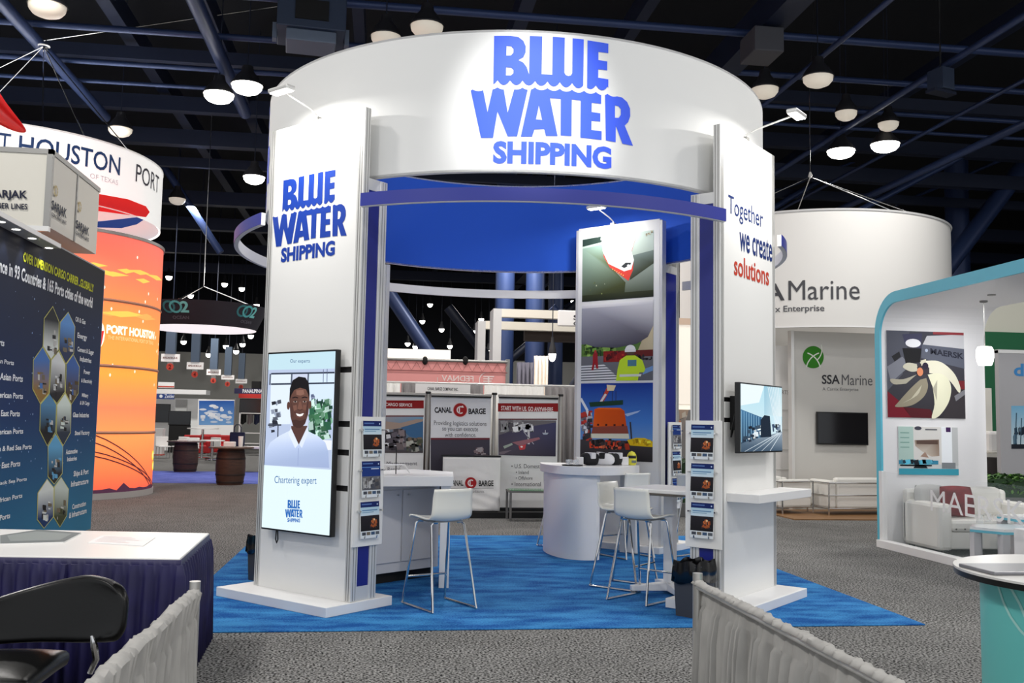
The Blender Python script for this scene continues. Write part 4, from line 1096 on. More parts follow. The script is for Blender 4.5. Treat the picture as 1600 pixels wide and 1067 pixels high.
# orange backlit column
OC, OR, OH = (-8.35, 10.2), 2.2, 5.15
t = thing('backlit_column', 'tall glowing orange sunset column left of the blue booth', 'column sign', (OC[0], OC[1], 0))
A = Art()
U0, U1 = -2.2, 4.6
def cz(px, py): return cyl_hit(px, py, OC, OR)
zs = [(0.12, (228, 92, 70)), (0.5, (250, 120, 74)), (1.2, (255, 150, 84)), (1.75, (244, 128, 88)), (2.4, (255, 156, 66)), (3.0, (250, 150, 70)), (3.6, (246, 138, 74)), (4.3, (240, 118, 84)), (5.12, (226, 106, 92))]
for (za_, ca), (zb_, cb) in zip(zs, zs[1:]):
    A.poly([(U0, za_), (U1, za_), (U1, zb_), (U0, zb_)], [ca, tuple(min(255, c * 1.0) for c in ca), cb, cb], 0)
r_ = random.Random(3)
for i in range(12):
    u = r_.uniform(1.4, 3.4); z = r_.choice([4.42, 4.36, 3.62, 3.56]) + r_.uniform(-.07, .07); w = r_.uniform(.2, .5)
    A.poly([(u - w, z), (u, z + .05), (u + w, z + .02), (u, z - .05)], r_.choice([(255, 176, 78), (252, 160, 84), (255, 186, 84)]), 1 + i * .05)
for i in range(24):
    u = r_.uniform(1.0, 3.7); z = r_.uniform(2.2, 4.9); A.ell(u, z, .02, .035, (255, 232, 214), 3, 6)
q0 = cz(143, 680); 
for a, b in [((143, 678), (238, 772)), ((143, 690), (236, 772)), ((143, 705), (241, 760)), ((143, 712), (240, 764))]:
    ua_, za_ = cz(*a); ub_, zb_ = cz(*b); pts = [(ua_ + (ub_ - ua_) * k / 8, za_ + (zb_ - za_) * (k / 8) ** 1.2) for k in range(9)]
    A.line(pts, .022, (70, 30, 40), 3)
A.poly([(U0, .12)] + [(U0 + (U1 - U0) * k / 40, .16 + .05 * r_.random() + (.12 if k % 9 == 0 else 0)) for k in range(41)] + [(U1, .12)], (70, 40, 60), 3)
for (px, py) in [(238, 727), (238, 711)]:
    u, z = cz(px, py); A.ell(u, z, .10, .10, (255, 236, 60), 3.4, 14); A.ell(u, z, .06, .06, (255, 250, 170), 3.6, 12)
ua_, z1 = cz(166, 507); ub_ = cz(240, 520)[0]; z0 = cz(166, 521)[1]
A.text('PORT HOUSTON', ua_, -z1, ub_, -z0, (255, 246, 232), 5, .04)
u2, z2 = cz(168, 524); u3 = cz(238, 534)[0]; z3 = cz(168, 530)[1]
A.text('THE INTERNATIONAL PORT OF TEXAS', u2, -z2, u3, -z3, (255, 196, 140), 5)
for it in range(len(A.items) - 2, len(A.items)):
    pts, fs, cl, l = A.items[it]; A.items[it] = ([(x, -y) for x, y in pts], fs, cl, l)
uc, zc_ = cz(144, 522)
uc -= .22
A.ell(uc + .12, zc_, .34, .40, (250, 240, 230), 5, 28); A.poly([(uc - .2, zc_ + .02), (uc + .44, zc_ + .08), (uc + .40, zc_ - .2), (uc + .12, zc_ - .38), (uc - .1, zc_ - .3)], (206, 40, 36), 6)
A.build('graphic', lambda u, v, l: Vector(((OR + l * .003) * math.sin(u / OR), -(OR + l * .003) * math.cos(u / OR), v)), BACKLIT, t, cuts=[U0 + (U1 - U0) * k / 60 for k in range(1, 60)])
for px, py in ((160, 467), (160, 571), (160, 676)):
    z = cz(px, py)[1]; MB().lathe([(OR + .012, z - .03), (OR + .03, z), (OR + .012, z + .03)], 96).build('seam', mat('dull_seam', (186, 136, 112), 0.6), t, smooth=True)
MB().lathe([(OR - .05, 0), (OR + .03, 0), (OR + .03, .12), (OR - .05, .12)], 96, closed_prof=True).build('base', mat('grey_base', (176, 172, 170), 0.5), t, smooth=True)
MB().lathe([(OR - .1, OH - .03), (OR + .03, OH - .03), (OR + .03, OH + .03), (OR - .1, OH + .03)], 96, closed_prof=True).build('top_rim', ALUD, t, smooth=True)

# white round hanging sign over it
HC, HR, HZ0, HZ1 = (-9.2, 10.4), 2.9, 5.62, 6.92
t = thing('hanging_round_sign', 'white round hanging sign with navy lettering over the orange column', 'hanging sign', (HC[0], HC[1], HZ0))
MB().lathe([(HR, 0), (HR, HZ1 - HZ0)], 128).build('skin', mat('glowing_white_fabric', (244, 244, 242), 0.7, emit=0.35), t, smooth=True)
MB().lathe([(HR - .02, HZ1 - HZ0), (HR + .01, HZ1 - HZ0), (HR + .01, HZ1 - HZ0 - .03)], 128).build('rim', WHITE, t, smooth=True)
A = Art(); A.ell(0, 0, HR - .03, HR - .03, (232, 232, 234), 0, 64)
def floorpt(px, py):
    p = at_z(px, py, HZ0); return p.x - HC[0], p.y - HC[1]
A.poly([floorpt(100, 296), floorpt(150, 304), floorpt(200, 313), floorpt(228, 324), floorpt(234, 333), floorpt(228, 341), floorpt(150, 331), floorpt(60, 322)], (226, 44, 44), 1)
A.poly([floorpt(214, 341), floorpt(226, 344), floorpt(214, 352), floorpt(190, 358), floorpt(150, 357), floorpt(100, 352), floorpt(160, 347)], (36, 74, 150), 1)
A.build('underside', lambda u, v, l: Vector((u, v, .03 - l * .004)), attr_mat('brightened_underside', 0.7, 0.5), t)  # emission added to the printed disc only to brighten it
A = Art()
def hz_(px, py): u, z = cyl_hit(px, py, HC, HR); return u, -(z - HZ0)
a = hz_(92, 247); b = hz_(188, 268); c = hz_(60, 219)
A.text('HOUSTON', hz_(30, 219)[0], hz_(140, 232)[1], hz_(187, 268)[0], hz_(140, 262)[1], (34, 62, 110), 1, .012)
A.text('PORT', hz_(-64, 219)[0], hz_(140, 232)[1], hz_(14, 268)[0], hz_(140, 262)[1], (34, 62, 110), 1, 0)
a0 = hz_(212, 272)[0]; A.text('PORT', a0, hz_(140, 232)[1], a0 + (hz_(187, 268)[0] - hz_(30, 219)[0]) * .55, hz_(140, 262)[1], (60, 60, 70), 1, 0)
A.text('OF TEXAS', hz_(140, 280)[0], hz_(140, 270)[1], hz_(184, 285)[0], hz_(140, 278)[1], (206, 208, 214), 1, 0)
A.build('lettering', lambda u, v, l: Vector(((HR + l * .004) * math.sin(u / HR), -(HR + l * .004) * math.cos(u / HR), -v)), PRINT, t, cuts=[-4 + .15 * k for k in range(60)])
hk = at_z(68, 72, 9.1) - Vector(t.location)
for px, py in ((67, 192), (132, 200), (200, 226), (0, 130), (15, 160)):
    if px > 20: p = at_plane(px, py, (0, HC[1] - 2, 0), (0, 1, 0)); u, z = cyl_hit(px, py, HC, HR); p = Vector((HR * math.sin(u / HR), -HR * math.cos(u / HR), HZ1 - HZ0))
    else: p = Vector((-2.2, -1.5 if px else 1.0, HZ1 - HZ0))
    MB().tube([hk, p], 0.012, 6).build('cable', CHROME, t)
MB().tube([hk + Vector((0, 0, .12)), hk + Vector((6.2, 2.0, 2.5))], .012, 6).build('cable', CHROME, t)
MB().lathe([(.1, -.02), (.13, 0), (.1, .02)], 16, tuple(hk)).build('hoist_ring', ALU, t, smooth=True)

# black halo sign
KC = at_y(316, 500, 16.0); KR = 1.42
zt_ = at_y(316, 470, 16 - KR).z; zb_ = at_y(316, 507, 16 - KR).z
t = thing('halo_sign', 'black round halo sign with teal logos and a white underside, hanging at left', 'hanging sign', (KC.x, 16.0, zb_))
MB().lathe([(KR, 0), (KR + .28, zt_ - zb_)], 96).build('skin', mat('black_sign_fabric', (36, 34, 42), 0.8), t, smooth=True)
MB().lathe([(0, .01), (KR, 0.0)], 96).build('underside', mat('lit_white_underside', (246, 238, 232), 0.7, emit=0.85), t)
for k, ang in enumerate((-20, 48)):
    A = Art()
    u0 = math.radians(ang) * KR
    for j, (dx, col) in enumerate(((0, (60, 120, 124)), (.16, (90, 176, 176)))):
        A.ring(u0 + dx, -.42, .13, .05, col, 1 + j * .2, 18)
    A.text('2', u0 + .27, -.56, u0 + .46, -.28, (120, 200, 196), 2, .03); A.text('OCEAN', u0 + .05, -.2, u0 + .45, -.12, (96, 96, 104), 2, .02)
    A.build('logo', lambda u, v, l: Vector(((KR + .28 * (-v) / (zt_ - zb_) + l * .004) * math.sin(u / KR), -(KR + .28 * (-v) / (zt_ - zb_) + l * .004) * math.cos(u / KR), -v)), PRINT, t, cuts=[-3 + .1 * k for k in range(60)])
apex = Vector((0, 0, at_y(315, 447, 16).z - zb_))
for a in (20, 140, 260): MB().tube([apex, ((KR + .27) * math.cos(math.radians(a)), (KR + .27) * math.sin(math.radians(a)), zt_ - zb_)], .014, 6).build('cable', CHROME, t)
MB().tube([apex, apex + Vector((0, 0, 11.9 - apex.z - zb_))], .014, 6).build('cable', CHROME, t)

# row number signs
for k, (xp, ytop, x0, y0, x1, y1, num, yn, Y) in enumerate([(265, 517, 252, 553, 281, 565, '2', 573, 24), (305, 519, 292, 566, 318, 577, '4', 584, 28), (335, 529, 323, 577, 345, 586, '6', 593, 33), (358, 542, 346, 586, 366, 593, '8', 598, 37), (378, 552, 368, 592, 386, 599, '0', 602, 41)]):
    ax, bx, z0, z1 = rect_y(x0, y0, x1, y1, Y)
    t = thing('aisle_sign', ['nearest and leftmost', 'second from the left', 'middle one', 'fourth from the left', 'farthest and rightmost'][k] + ' of five white aisle signs on hanging trusses', 'aisle sign', ((ax + bx) / 2, Y, z0), 0, 'aisle signs')
    w = (bx - ax) / 2
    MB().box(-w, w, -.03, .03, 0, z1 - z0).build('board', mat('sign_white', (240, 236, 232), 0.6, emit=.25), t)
    A = Art(); A.text('BREAKBULK', -w * .8, -.62 * (z1 - z0), w * .8, -.36 * (z1 - z0), (120, 40, 40), 1, .02); A.build('lettering', lambda u, v, l: Vector((u, -.031 - l * .002, -v)), PRINT, t)
    A = Art(); zn = at_y(264, yn, Y).z - z0; s = w * .5; A.ell(0, -zn, s * .8, s * .8, (206, 80, 66), 1); A.text(num, -s * .3, -zn - s * .5, s * .3, -zn + s * .5, (110, 26, 26), 2, .03); A.build('number_disc', lambda u, v, l: Vector((u, -.031 - l * .003, -v)), PRINT, t)
    MB().box(-.1, .1, -.02, .02, zn, 0).build('disc_hanger', ALUD, t)
    tz = at_y(xp, ytop, Y).z - z0
    MB().box(-.16, .16, -.12, .12, z1 - z0, tz).build('truss', mat('truss_grey', (96, 112, 132), 0.5, .3), t)
    MB().tube([(0, 0, tz), (0, 0, 12.0 - z0)], .02, 6).build('hanging_rod', STEELDARK, t)

# far carpet and barrel tables
a = at_z(235, 735); b = at_z(235, 756)
tag(MB().box(-14, -3.2, 13.7, 19.0, 0, .008).build('far_carpet', LILACCARPET), 'lilac blue carpet under the barrel tables in the far left aisle', 'carpet')
WOOD = mat('dark_barrel_wood', (66, 44, 34), 0.6, noise=(6, .3, 4, (1, 1, 8)))
def barrel(loc, lab, r=.34, h=.86):
    t = thing('barrel_table', lab, 'barrel table', loc, 0, None)
    MB().lathe([(0, 0), (r * .86, 0), (r * .97, h * .25), (r, h * .5), (r * .97, h * .75), (r * .86, h), (0, h)], 40).build('barrel', WOOD, t, smooth=True)
    for z in (.08, .28, .72, .92):
        rr = r * (.86 + .14 * math.sin(PI * z) ** .8) + .004
        MB().lathe([(rr, h * z - .02), (rr + .004, h * z), (rr, h * z + .02)], 40).build('hoop', mat('dark_hoop', (44, 36, 34), .5, .3), t, smooth=True)
    MB().lathe([(0, h), (r * 1.5, h), (r * 1.52, h + .018), (r * 1.5, h + .035), (0, h + .035)], 48).build('tabletop', mat('dark_table_top', (104, 84, 72), .35), t, smooth=True)
    return t
b1 = at_z(289, 737); b2 = at_z(359, 757)
barrel(b1, 'dark wooden barrel table, the farther and left one of two', .36, .87); barrel(b2, 'dark wooden barrel table, the nearer and right one of two', .35, .87)
def prop(name, label, cat, mb, m, group=None, **k): return tag(mb.build(name, m, **k), label, cat, group)
PAPER = mat('white_paper', (244, 242, 240), .6)
prop('paper_stack', 'loose white papers lying on the far barrel table', 'papers', MB().box(b1.x - .22, b1.x + .05, b1.y - .2, b1.y + .1, .905, .94), PAPER)
prop('paper_box', 'white box of handouts standing on the near barrel table', 'box', MB().box(b2.x - .16, b2.x + .1, b2.y - .2, b2.y + .05, .905, 1.03), PAPER, bevel=.02)
prop('white_cup', 'white cup standing behind the handouts on the near barrel table', 'cup', MB().lathe([(.0, .905), (.05, .905), (.06, 1.16), (.055, 1.16), (.0, .93)], 16, (b2.x + .2, b2.y + .1, 0)), PAPER, smooth=True)

# far booths on the left
def ybox(px0, py0, px1, py1, Y, dep, mb=None, m=0):
    x0, x1, z0, z1 = rect_y(px0, py0, px1, py1, Y)
    return (mb or MB()).box(x0, x1, Y, Y + dep, max(z0, 0), z1, m)
t = thing('far_booth', 'white far booth with a blue fascia band behind the orange column', 'booth', (0, 36.5, 0))
def kidbox(name, m, px0, py0, px1, py1, Y, dep):
    x0, x1, z0, z1 = rect_y(px0, py0, px1, py1, Y); return MB().box(x0, x1, Y - 36.5, Y - 36.5 + dep, max(z0, 0), z1).build(name, m, t)
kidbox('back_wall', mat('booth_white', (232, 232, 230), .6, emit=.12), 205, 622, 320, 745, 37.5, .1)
kidbox('fascia', mat('fascia_blue', (44, 74, 140), .5), 200, 615, 272, 623, 36.4, .1)
kidbox('cornice', MATS['booth_white'], 200, 608, 322, 615, 36.4, 1.1)
kidbox('top_sign', MATS['booth_white'], 247, 597, 272, 606, 37.0, .1)
kidbox('sign_stripe', REDTXT, 247, 603, 272, 605, 36.97, .02)
A = Art(); A.ell(251.5, 619, 2.6, 2.6, (236, 240, 246), 1, 14); A.text('Zeider', 257, 616, 273, 622, (220, 226, 240), 1, .02)
A.build('lettering', lambda u, v, l: at_y(u, v, 36.38) - Vector((0, 36.5 + l * .002, 0)), PRINT, t)
kidbox('side_post', mat('pale_grey_panel', (196, 198, 196), .6), 272, 624, 290, 730, 37.0, .1)
def far_tv(lab, px0, py0, px1, py1, Y):
    x0, x1, z0, z1 = rect_y(px0, py0, px1, py1, Y)
    t = thing('black_monitor', lab, 'monitor', ((x0 + x1) / 2, Y, z0)); w = (x1 - x0) / 2
    MB().box(-w, w, 0, .06, 0, z1 - z0).build('casing', BLACK, t, bevel=.01); MB().box(-w + .03, w - .03, -.004, 0, .03, z1 - z0 - .03).build('glass', mat('black_glass', (16, 16, 20), .12), t)
    return t
far_tv('dark monitor partly behind the orange column in the far white booth', 240, 631, 266, 660, 36.9)
m_ = far_tv('wide black monitor on a stand in the far white booth', 263, 642, 298, 664, 34.5)
MB().box(-.45, .45, .02, .3, -1.9, -.001).build('stand', BLACKM, m_)
t = thing('low_cabinet', 'white low cabinet with a red base beside the orange column', 'cabinet', (at_y(249, 700, 31).x, 31, 0)); MB().box(-.28, .1, 0, .5, .05, 1.12).build('body', WHITE, t); MB().box(-.3, .12, -.02, .5, 0, .05).build('base', REDTXT, t); MB().box(-.12, -.02, -.012, 0, .5, .54).build('handle', BLACK, t)
# sky backdrop
x0, x1, z0, z1 = rect_y(311, 626, 366, 664, 35.5)
t = thing('sky_backdrop', 'blue backdrop printed with white clouds in the far left booths', 'backdrop', ((x0 + x1) / 2, 35.5, 0))
MB().box(-(x1 - x0) / 2 - .06, (x1 - x0) / 2 + .06, .002, .06, 0, z1 + .06).build('frame', MATS['booth_white'], t)
A = Art(); A.rect(311, 626, 366, 664, (40, 92, 176), 0, (120, 170, 222))
r_ = random.Random(5)
for i in range(40):
    cx = r_.choice([330, 318, 340, 352, 356, 326, 345]) + r_.uniform(-8, 8); cy = r_.choice([635, 642, 650, 648, 657]) + r_.uniform(-3, 3)
    A.ell(min(max(cx, 317), 360), cy, r_.uniform(2, 6), r_.uniform(1, 2.4), r_.choice([(236, 240, 246), (200, 214, 234), (224, 230, 240)]), 1 + i * .02, 12)
A.build('print', lambda u, v, l: at_y(u, v, 35.5) - Vector(((x0 + x1) / 2, 35.5 + l * .002, 0)), PRINT, t)
# red and blue sign
x0, x1, z0, z1 = rect_y(366, 607, 412, 622, 34.5)
t = thing('fascia_sign', 'navy and red fascia sign just left of the tall logo tower, far back', 'sign', ((x0 + x1) / 2, 34.5, z0)); w = (x1 - x0) / 2
MB().box(-w, w, 0, .1, (z1 - z0) * .45, z1 - z0).build('navy_band', mat('sign_navy', (40, 40, 84), .5), t); MB().box(-w + .2, w, 0, .1, 0, (z1 - z0) * .45).build('red_band', mat('sign_red', (200, 44, 36), .5), t)
A = Art(); A.text('PANALPINA', 379, 608, 410, 614, (236, 236, 240), 1, .03)
A.build('lettering', lambda u, v, l: at_y(u, v, 34.5) - Vector(((x0 + x1) / 2, 34.5 + .004 + l * .002, z0)), PRINT, t)
for s in (-1, 1): MB().box(s * w * .9 - .04, s * w * .9 + .04, .02, .08, -z0, 0).build('post', ALUD, t)
far_tv('black screen under the navy and red sign far back', 374, 623, 412, 648, 34.6)
for k, (px, py, lab) in enumerate([(378, 598, 'dark round spotlight on top of the navy and red sign'), ]):
    p = at_y(400, 601, 34.5); prop('spot_head', lab, 'spotlight', MB().box(p.x - .2, p.x + .2, 34.5, 34.8, z1, z1 + .35), BLACKM, bevel=.03)
# furniture far left
REDC = mat('red_upholstery', (176, 26, 30), .6)
def sofa_red(px, py, Y, lab, w=.5):
    p = at_z(px, py); t = thing('red_chair', lab, 'chair', (p.x, p.y, 0), 0, 'red chairs far left')
    MB().box(-w, w, -.35, .35, .12, .45).build('seat', REDC, t, bevel=.05); MB().box(-w, w, .25, .42, .4, .86).build('backrest', REDC, t, bevel=.05)
    for s in (-1, 1):
        MB().box(s * w - .08, s * w + .08, -.35, .35, .12, .62).build('armrest', REDC, t, bevel=.04)
        for yy in (-.3, .3): MB().tube([(s * (w - .05), yy, 0), (s * (w - .05), yy, .13)], .02, 8).build('leg', CHROME, t)
sofa_red(305, 712, 0, 'red upholstered chair behind the far barrel table', .55); sofa_red(343, 711, 0, 'red upholstered chair in front of the cloud backdrop', .5); 
sofa_red(326, 709, 0, 'red upholstered chair between two others, farthest back', .45)
def round_table(px, py, lab, r=.5, h=.98):
    p = at_z(px, py); t = thing('round_table', lab, 'table', (p.x, p.y, 0))
    MB().lathe([(0, h), (r, h), (r, h + .04), (0, h + .04)], 32).build('tabletop', PAPER, t, smooth=True); MB().lathe([(0, 0), (r * .6, 0), (r * .55, .03), (.05, .05), (.045, h), (0, h)], 24).build('pedestal', CHROME, t, smooth=True)
round_table(315, 716, 'white round table standing behind the far barrel table', .6, 1.15); round_table(331, 719, 'lower white round table between the two barrel tables', .45, .72)
def white_chair(px, py, lab, rz):
    p = at_z(px, py); t = thing('white_chair', lab, 'chair', (p.x, p.y, 0), rz)
    MB().box(-.24, .24, -.24, .24, .44, .48).build('seat', PAPER, t, bevel=.015); MB().box(-.24, .24, .2, .24, .48, .84).build('backrest', PAPER, t, bevel=.015)
    for sx in (-1, 1):
        for sy in (-1, 1): MB().tube([(sx * .2, sy * .2, 0), (sx * .2, sy * .2, .44)], .014, 6).build('leg', CHROME, t)
white_chair(254, 716, 'white chair with steel legs close beside the orange column', .5); white_chair(281, 716, 'white chair with steel legs left of the far barrel table', -.4); white_chair(300, 719, 'white chair with steel legs right behind the far barrel', .2)
white_chair(342, 717, 'white chair with steel legs between the two barrels', 2.6)
p = at_z(392, 737)
t = thing('white_table', 'white rectangular table right of the near barrel table', 'table', (p.x + .2, p.y, 0)); MB().box(-.6, .6, -.4, .4, .70, .76).build('tabletop', PAPER, t)
for sx in (-1, 1):
    for sy in (-1, 1): MB().box(sx * .54 - .05, sx * .54 + .05, sy * .34 - .05, sy * .34 + .05, 0, .7).build('leg', PAPER, t)
t = thing('tote_bag', 'navy tote bag with upright handles standing on the white table far left', 'bag', (at_y(371, 680, p.y).x, p.y, .76)); MB().box(-.22, .22, -.06, .06, 0, .42).build('bag', mat('navy_cloth', (28, 34, 62), .8), t, bevel=.03)
MB().tube([(-.1, 0, .40), (-.1, 0, .56), (-.05, 0, .64), (.05, 0, .64), (.1, 0, .56), (.1, 0, .40)], .014, 6).build('handle', MATS['navy_cloth'], t, smooth=True)
t = thing('clothes_rack', 'white shelf rack with garments under the black screen far back', 'rack', (at_y(392, 660, 32.5).x, 32.5, 0))
for s in (-1, 1): MB().box(s * .45 - .03, s * .45 + .03, -.2, .2, 0, 1.85).build('side', PAPER, t)
for z in (.5, .95, 1.81): MB().box(-.45, .45, -.2, .2, z, z + .04).build('shelf', PAPER, t)
for k in range(3): MB().grid(lambda u, v, k=k: (-.3 + k * .28 + (u - .5) * .22, -.1 + .03 * math.sin(u * 9), 1.78 - v * (.40 + .05 * math.sin(u * 5))), 6, 4).build('garment', [BLACKM, mat('grey_cloth', (120, 112, 112), .8), MATS['navy_cloth']][k], t, solid=.03)

# red inflatable tip at the top left
t0 = at_y(-20, 170, -2.0); 
P = [at_y(-60, 110, 3.0), at_y(-20, 160, 3.0), at_y(10, 185, 3.0), at_y(30, 200, 3.0), at_y(41, 206, 3.0)]
tag(MB().tube(P, [.30, .20, .13, .075, .02], 16).build('red_balloon_tip', mat('red_glossy_inflatable', (190, 22, 22), .3), smooth=True, sub=1), 'glossy red inflatable tip poking in at the upper left edge', 'inflatable')

# ================================================================== booths seen through the middle
YB = 5.96
DRAPEW = mat('white_drape', (222, 220, 216), .85); DRAPEG = mat('grey_drape', (128, 124, 124), .85)
def pleat(name, label, x0, x1, Y, z0, z1, m, n, amp=.035, group=None):
    def f(u, v): return (x0 + (x1 - x0) * u, Y + amp * math.sin(2 * PI * n * u) + .012 * math.sin(41 * u), z0 + (z1 - z0) * v)
    return tag(MB().grid(f, n * 8, 2).build(name, m, smooth=True, solid=.004), label, 'drape', group)
for k, (a, b, m, lab) in enumerate([(560, 625, DRAPEW, 'white pleated drape behind the left banner stand'), (625, 755, DRAPEG, 'grey pleated drape behind the middle banner stand'), (755, 850, DRAPEW, 'white pleated drape behind the right banner stand'), (850, 925, DRAPEG, 'grey pleated drape between the right banner and the photo tower')]):
    xa = at_y(a, 650, 6.6).x; xb = at_y(b, 650, 6.6).x
    pleat('pleated_drape', lab, xa + .01, xb - .01, 6.6, 0.02, 2.265, m, int((xb - xa) * 8))
p0 = at_y(560, 600, 6.6).x; p1 = at_y(925, 600, 6.6).x
t = thing('pipe_stand', 'aluminium rail and uprights carrying the drapes behind the banner stands', 'stand', (p0, 6.66, 0))
MB().tube([(0, 0, 2.285), (p1 - p0, 0, 2.285)], .02, 8).build('rail', ALU, t)
for x in (0, (p1 - p0) / 2, p1 - p0): MB().tube([(x, 0, 0), (x, 0, 2.3)], .022, 8).build('upright', ALU, t)
x0, x1, z0, z1 = rect_y(649, 600, 735, 616, 6.53)
t = thing('company_sign', 'small white company name sign hung on the grey drape', 'sign', ((x0 + x1) / 2, 6.53, z0)); MB().box(-(x1 - x0) / 2, (x1 - x0) / 2, 0, .01, 0, z1 - z0).build('board', PAPER, t)
A = Art(); A.text('CANAL BARGE COMPANY INC.', 668, 604.5, 716, 609.5, (50, 50, 54), 1, .01, slope=.03)
A.build('lettering', lambda u, v, l: at_y(u, v, 6.53) - Vector(((x0 + x1) / 2, 6.53 + l * .0015, z0)), PRINT, t)
MB().tube([(-.1, .02, z1 - z0), (-.1, .02, z1 - z0 + .12)], .006, 6).build('hanger', ALU, t)
tag(MB().box(-2.2, 1.95, 5.55, 6.45, 0, .10).build('black_plinth', mat('black_plinth', (10, 10, 11), .7), bevel=.006), 'low black platform under the three banner stands', 'platform')
SILVERB = mat('silver_banner_frame', (176, 172, 166), .4, .6)
DARKP = (62, 58, 66)
def banner(lab, px0, px1, ytop, art, pole_px):
    xa = at_y(px0, 700, YB).x; xb = at_y(px1, 700, YB).x; zt = at_y((px0 + px1) / 2, ytop, YB).z
    t = thing('banner_stand', lab, 'banner stand', ((xa + xb) / 2, YB, .10)); w = (xb - xa) / 2
    MB().box(-w, w, 0, .012, .05, zt - .10).build('banner', mat('banner_white', (226, 225, 224), .5), t)
    art.build('print', lambda u, v, l: at_y(u, v, YB) - Vector(((xa + xb) / 2, YB + .001 + l * .0012, .10)), PRINT, t)
    MB().box(-w - .01, w + .01, -.03, .03, zt - .10, zt - .055).build('top_rail', SILVERB, t, bevel=.008); MB().box(-w, w, -.028, .028, zt - .122, zt - .10).build('rail_shadow_gap', BLACKM, t)
    MB().box(-w - .02, w + .02, -.09, .09, 0, .05).build('base', BLACK, t, bevel=.01)
    for q in pole_px:
        px = at_y(q, 700, YB).x - (xa + xb) / 2
        pz = MB().tube([(px, .0, .0), (px, .0, zt - .07)], .028, 10).build('pole', SILVERB, t, smooth=True)
        MB().lathe([(0, zt - .07), (.045, zt - .07), (.05, zt - .05), (.045, zt - .03), (0, zt - .03)], 12, (px, 0, 0)).build('pole_cap', BLACK, pz, smooth=True)
RB = (140, 24, 26)
A = Art(); A.rect(570, 625.5, 662, 638, RB, 1); A.text('K CARGO SERVICE', 597, 629, 644, 634, (236, 226, 224), 2, .012, slope=.03)
A.rect(585, 649, 662, 651, (110, 60, 60), 1); A.poly([(585, 651), (661, 651), (661, 706), (585, 706)], [(160, 150, 150), (110, 150, 180), (70, 66, 66), (90, 82, 84)], 1)
A.poly([(585, 656), (625, 661), (650, 655), (661, 655), (661, 664), (632, 668), (585, 674)], (160, 140, 128), 2); A.poly([(626, 668), (661, 658), (661, 686), (640, 682)], (60, 100, 140), 2.2)
A.clutter(596, 668, 636, 706, [(150, 146, 150), (200, 200, 204), (90, 84, 92), (60, 56, 62), (120, 108, 110)], 60, 11, 2.5, 2); A.clutter(634, 682, 661, 706, [(90, 96, 78), (60, 62, 56), (170, 170, 160), (112, 96, 84)], 40, 9, 2.5, 3)
A.text('Management', 604, 721, 652, 728.5, (100, 98, 104), 2, .0); A.text('& Rental', 598, 730, 625, 736, (100, 98, 104), 2, .0); A.rect(590, 706, 661, 707.5, (60, 50, 52), 2.2)
banner('left banner stand, cut off by the logo tower, with a harbour photo', 575, 662, 617, A, [])
A = Art(); A.rect(673, 622, 766, 684, (216, 216, 220), .5, (228, 228, 230))
A.ell(719, 640.5, 10.6, 10.6, (156, 30, 32), 2, 32); A.ring(719, 640.5, 11, .9, (226, 190, 188), 2.5, 32); A.ring(719.5, 640.5, 5.2, 1.9, (240, 226, 224), 3, 20, .9, 5.4); A.line([(717.8, 635), (717.8, 646)], 1.6, (240, 226, 224), 3); A.poly([(716, 637), (723, 633.5), (725, 637), (721, 636)], (240, 226, 224), 3.2)
A.text('CANAL', 679, 636, 706, 645, (34, 32, 34), 2, .035); A.text('BARGE', 732, 638, 759, 647, (34, 32, 34), 2, .035)
A.text('Providing logistics solutions', 678, 657, 760, 666, (84, 84, 88), 2, 0, .02); A.text('so you can execute', 691, 667, 747, 675, (84, 84, 88), 2, 0, .02); A.text('with confidence.', 695, 676, 744, 682.5, (84, 84, 88), 2, 0)
A.rect(673, 684, 765, 687, (112, 46, 56), 2); A.rect(673, 687, 765, 780, (70, 66, 78), 1, (58, 54, 64)); A.clutter(736, 698, 764, 715, [(150, 130, 136), (190, 180, 184), (110, 90, 96)], 16, 8, 2, 4)
banner('middle banner stand with a red round crest between two words', 672, 766, 619, A, [667])
A = Art(); A.rect(778, 630, 872, 643, RB, 1); A.text('START WITH US. GO ANYWHERE.', 783, 634, 865, 641, (236, 226, 224), 2, .012, slope=.03)
A.rect(779, 654, 870, 656, (90, 50, 52), 1); A.poly([(779, 656), (869, 657), (868, 713), (779, 711)], [(92, 92, 100), (70, 70, 84), (52, 46, 58), (70, 66, 78)], 1)
A.poly([(779, 656), (869, 658), (869, 660), (815, 668), (779, 680)], (104, 100, 104), 2); A.clutter(779, 656, 820, 676, [(150, 150, 152), (120, 116, 120), (90, 86, 92)], 40, 10, 2.2, 5)
A.poly([(779, 680), (815, 668), (869, 660), (868, 712), (779, 711)], [(72, 66, 84), (80, 78, 96), (66, 66, 100), (52, 48, 66), (84, 76, 86)], 2.1)
A.clutter(800, 660, 836, 676, [(226, 226, 228), (190, 190, 196), (160, 160, 168)], 46, 9, 3, 6); A.line([(826, 672), (826, 694)], 3.4, (200, 198, 204), 4); A.line([(818, 674), (834, 694)], 1.2, (180, 180, 190), 4)
A.poly([(800, 691), (842, 683), (844, 686), (812, 697)], (150, 100, 110), 4.2); A.poly([(810, 697), (822, 694), (820, 702), (812, 703)], (196, 70, 74), 4.4); A.ell(815, 698, 2, 1.4, (240, 230, 230), 4.8, 8); A.poly([(786, 697), (800, 692), (801, 695), (788, 701)], (160, 170, 160), 4.2); A.poly([(847, 676), (857, 676), (855, 679), (849, 679)], (170, 176, 190), 4.2); A.line([(852, 676), (852, 672)], 1, (200, 200, 210), 4.4); A.poly([(780, 706), (800, 703), (786, 710), (780, 710)], (120, 108, 118), 4)
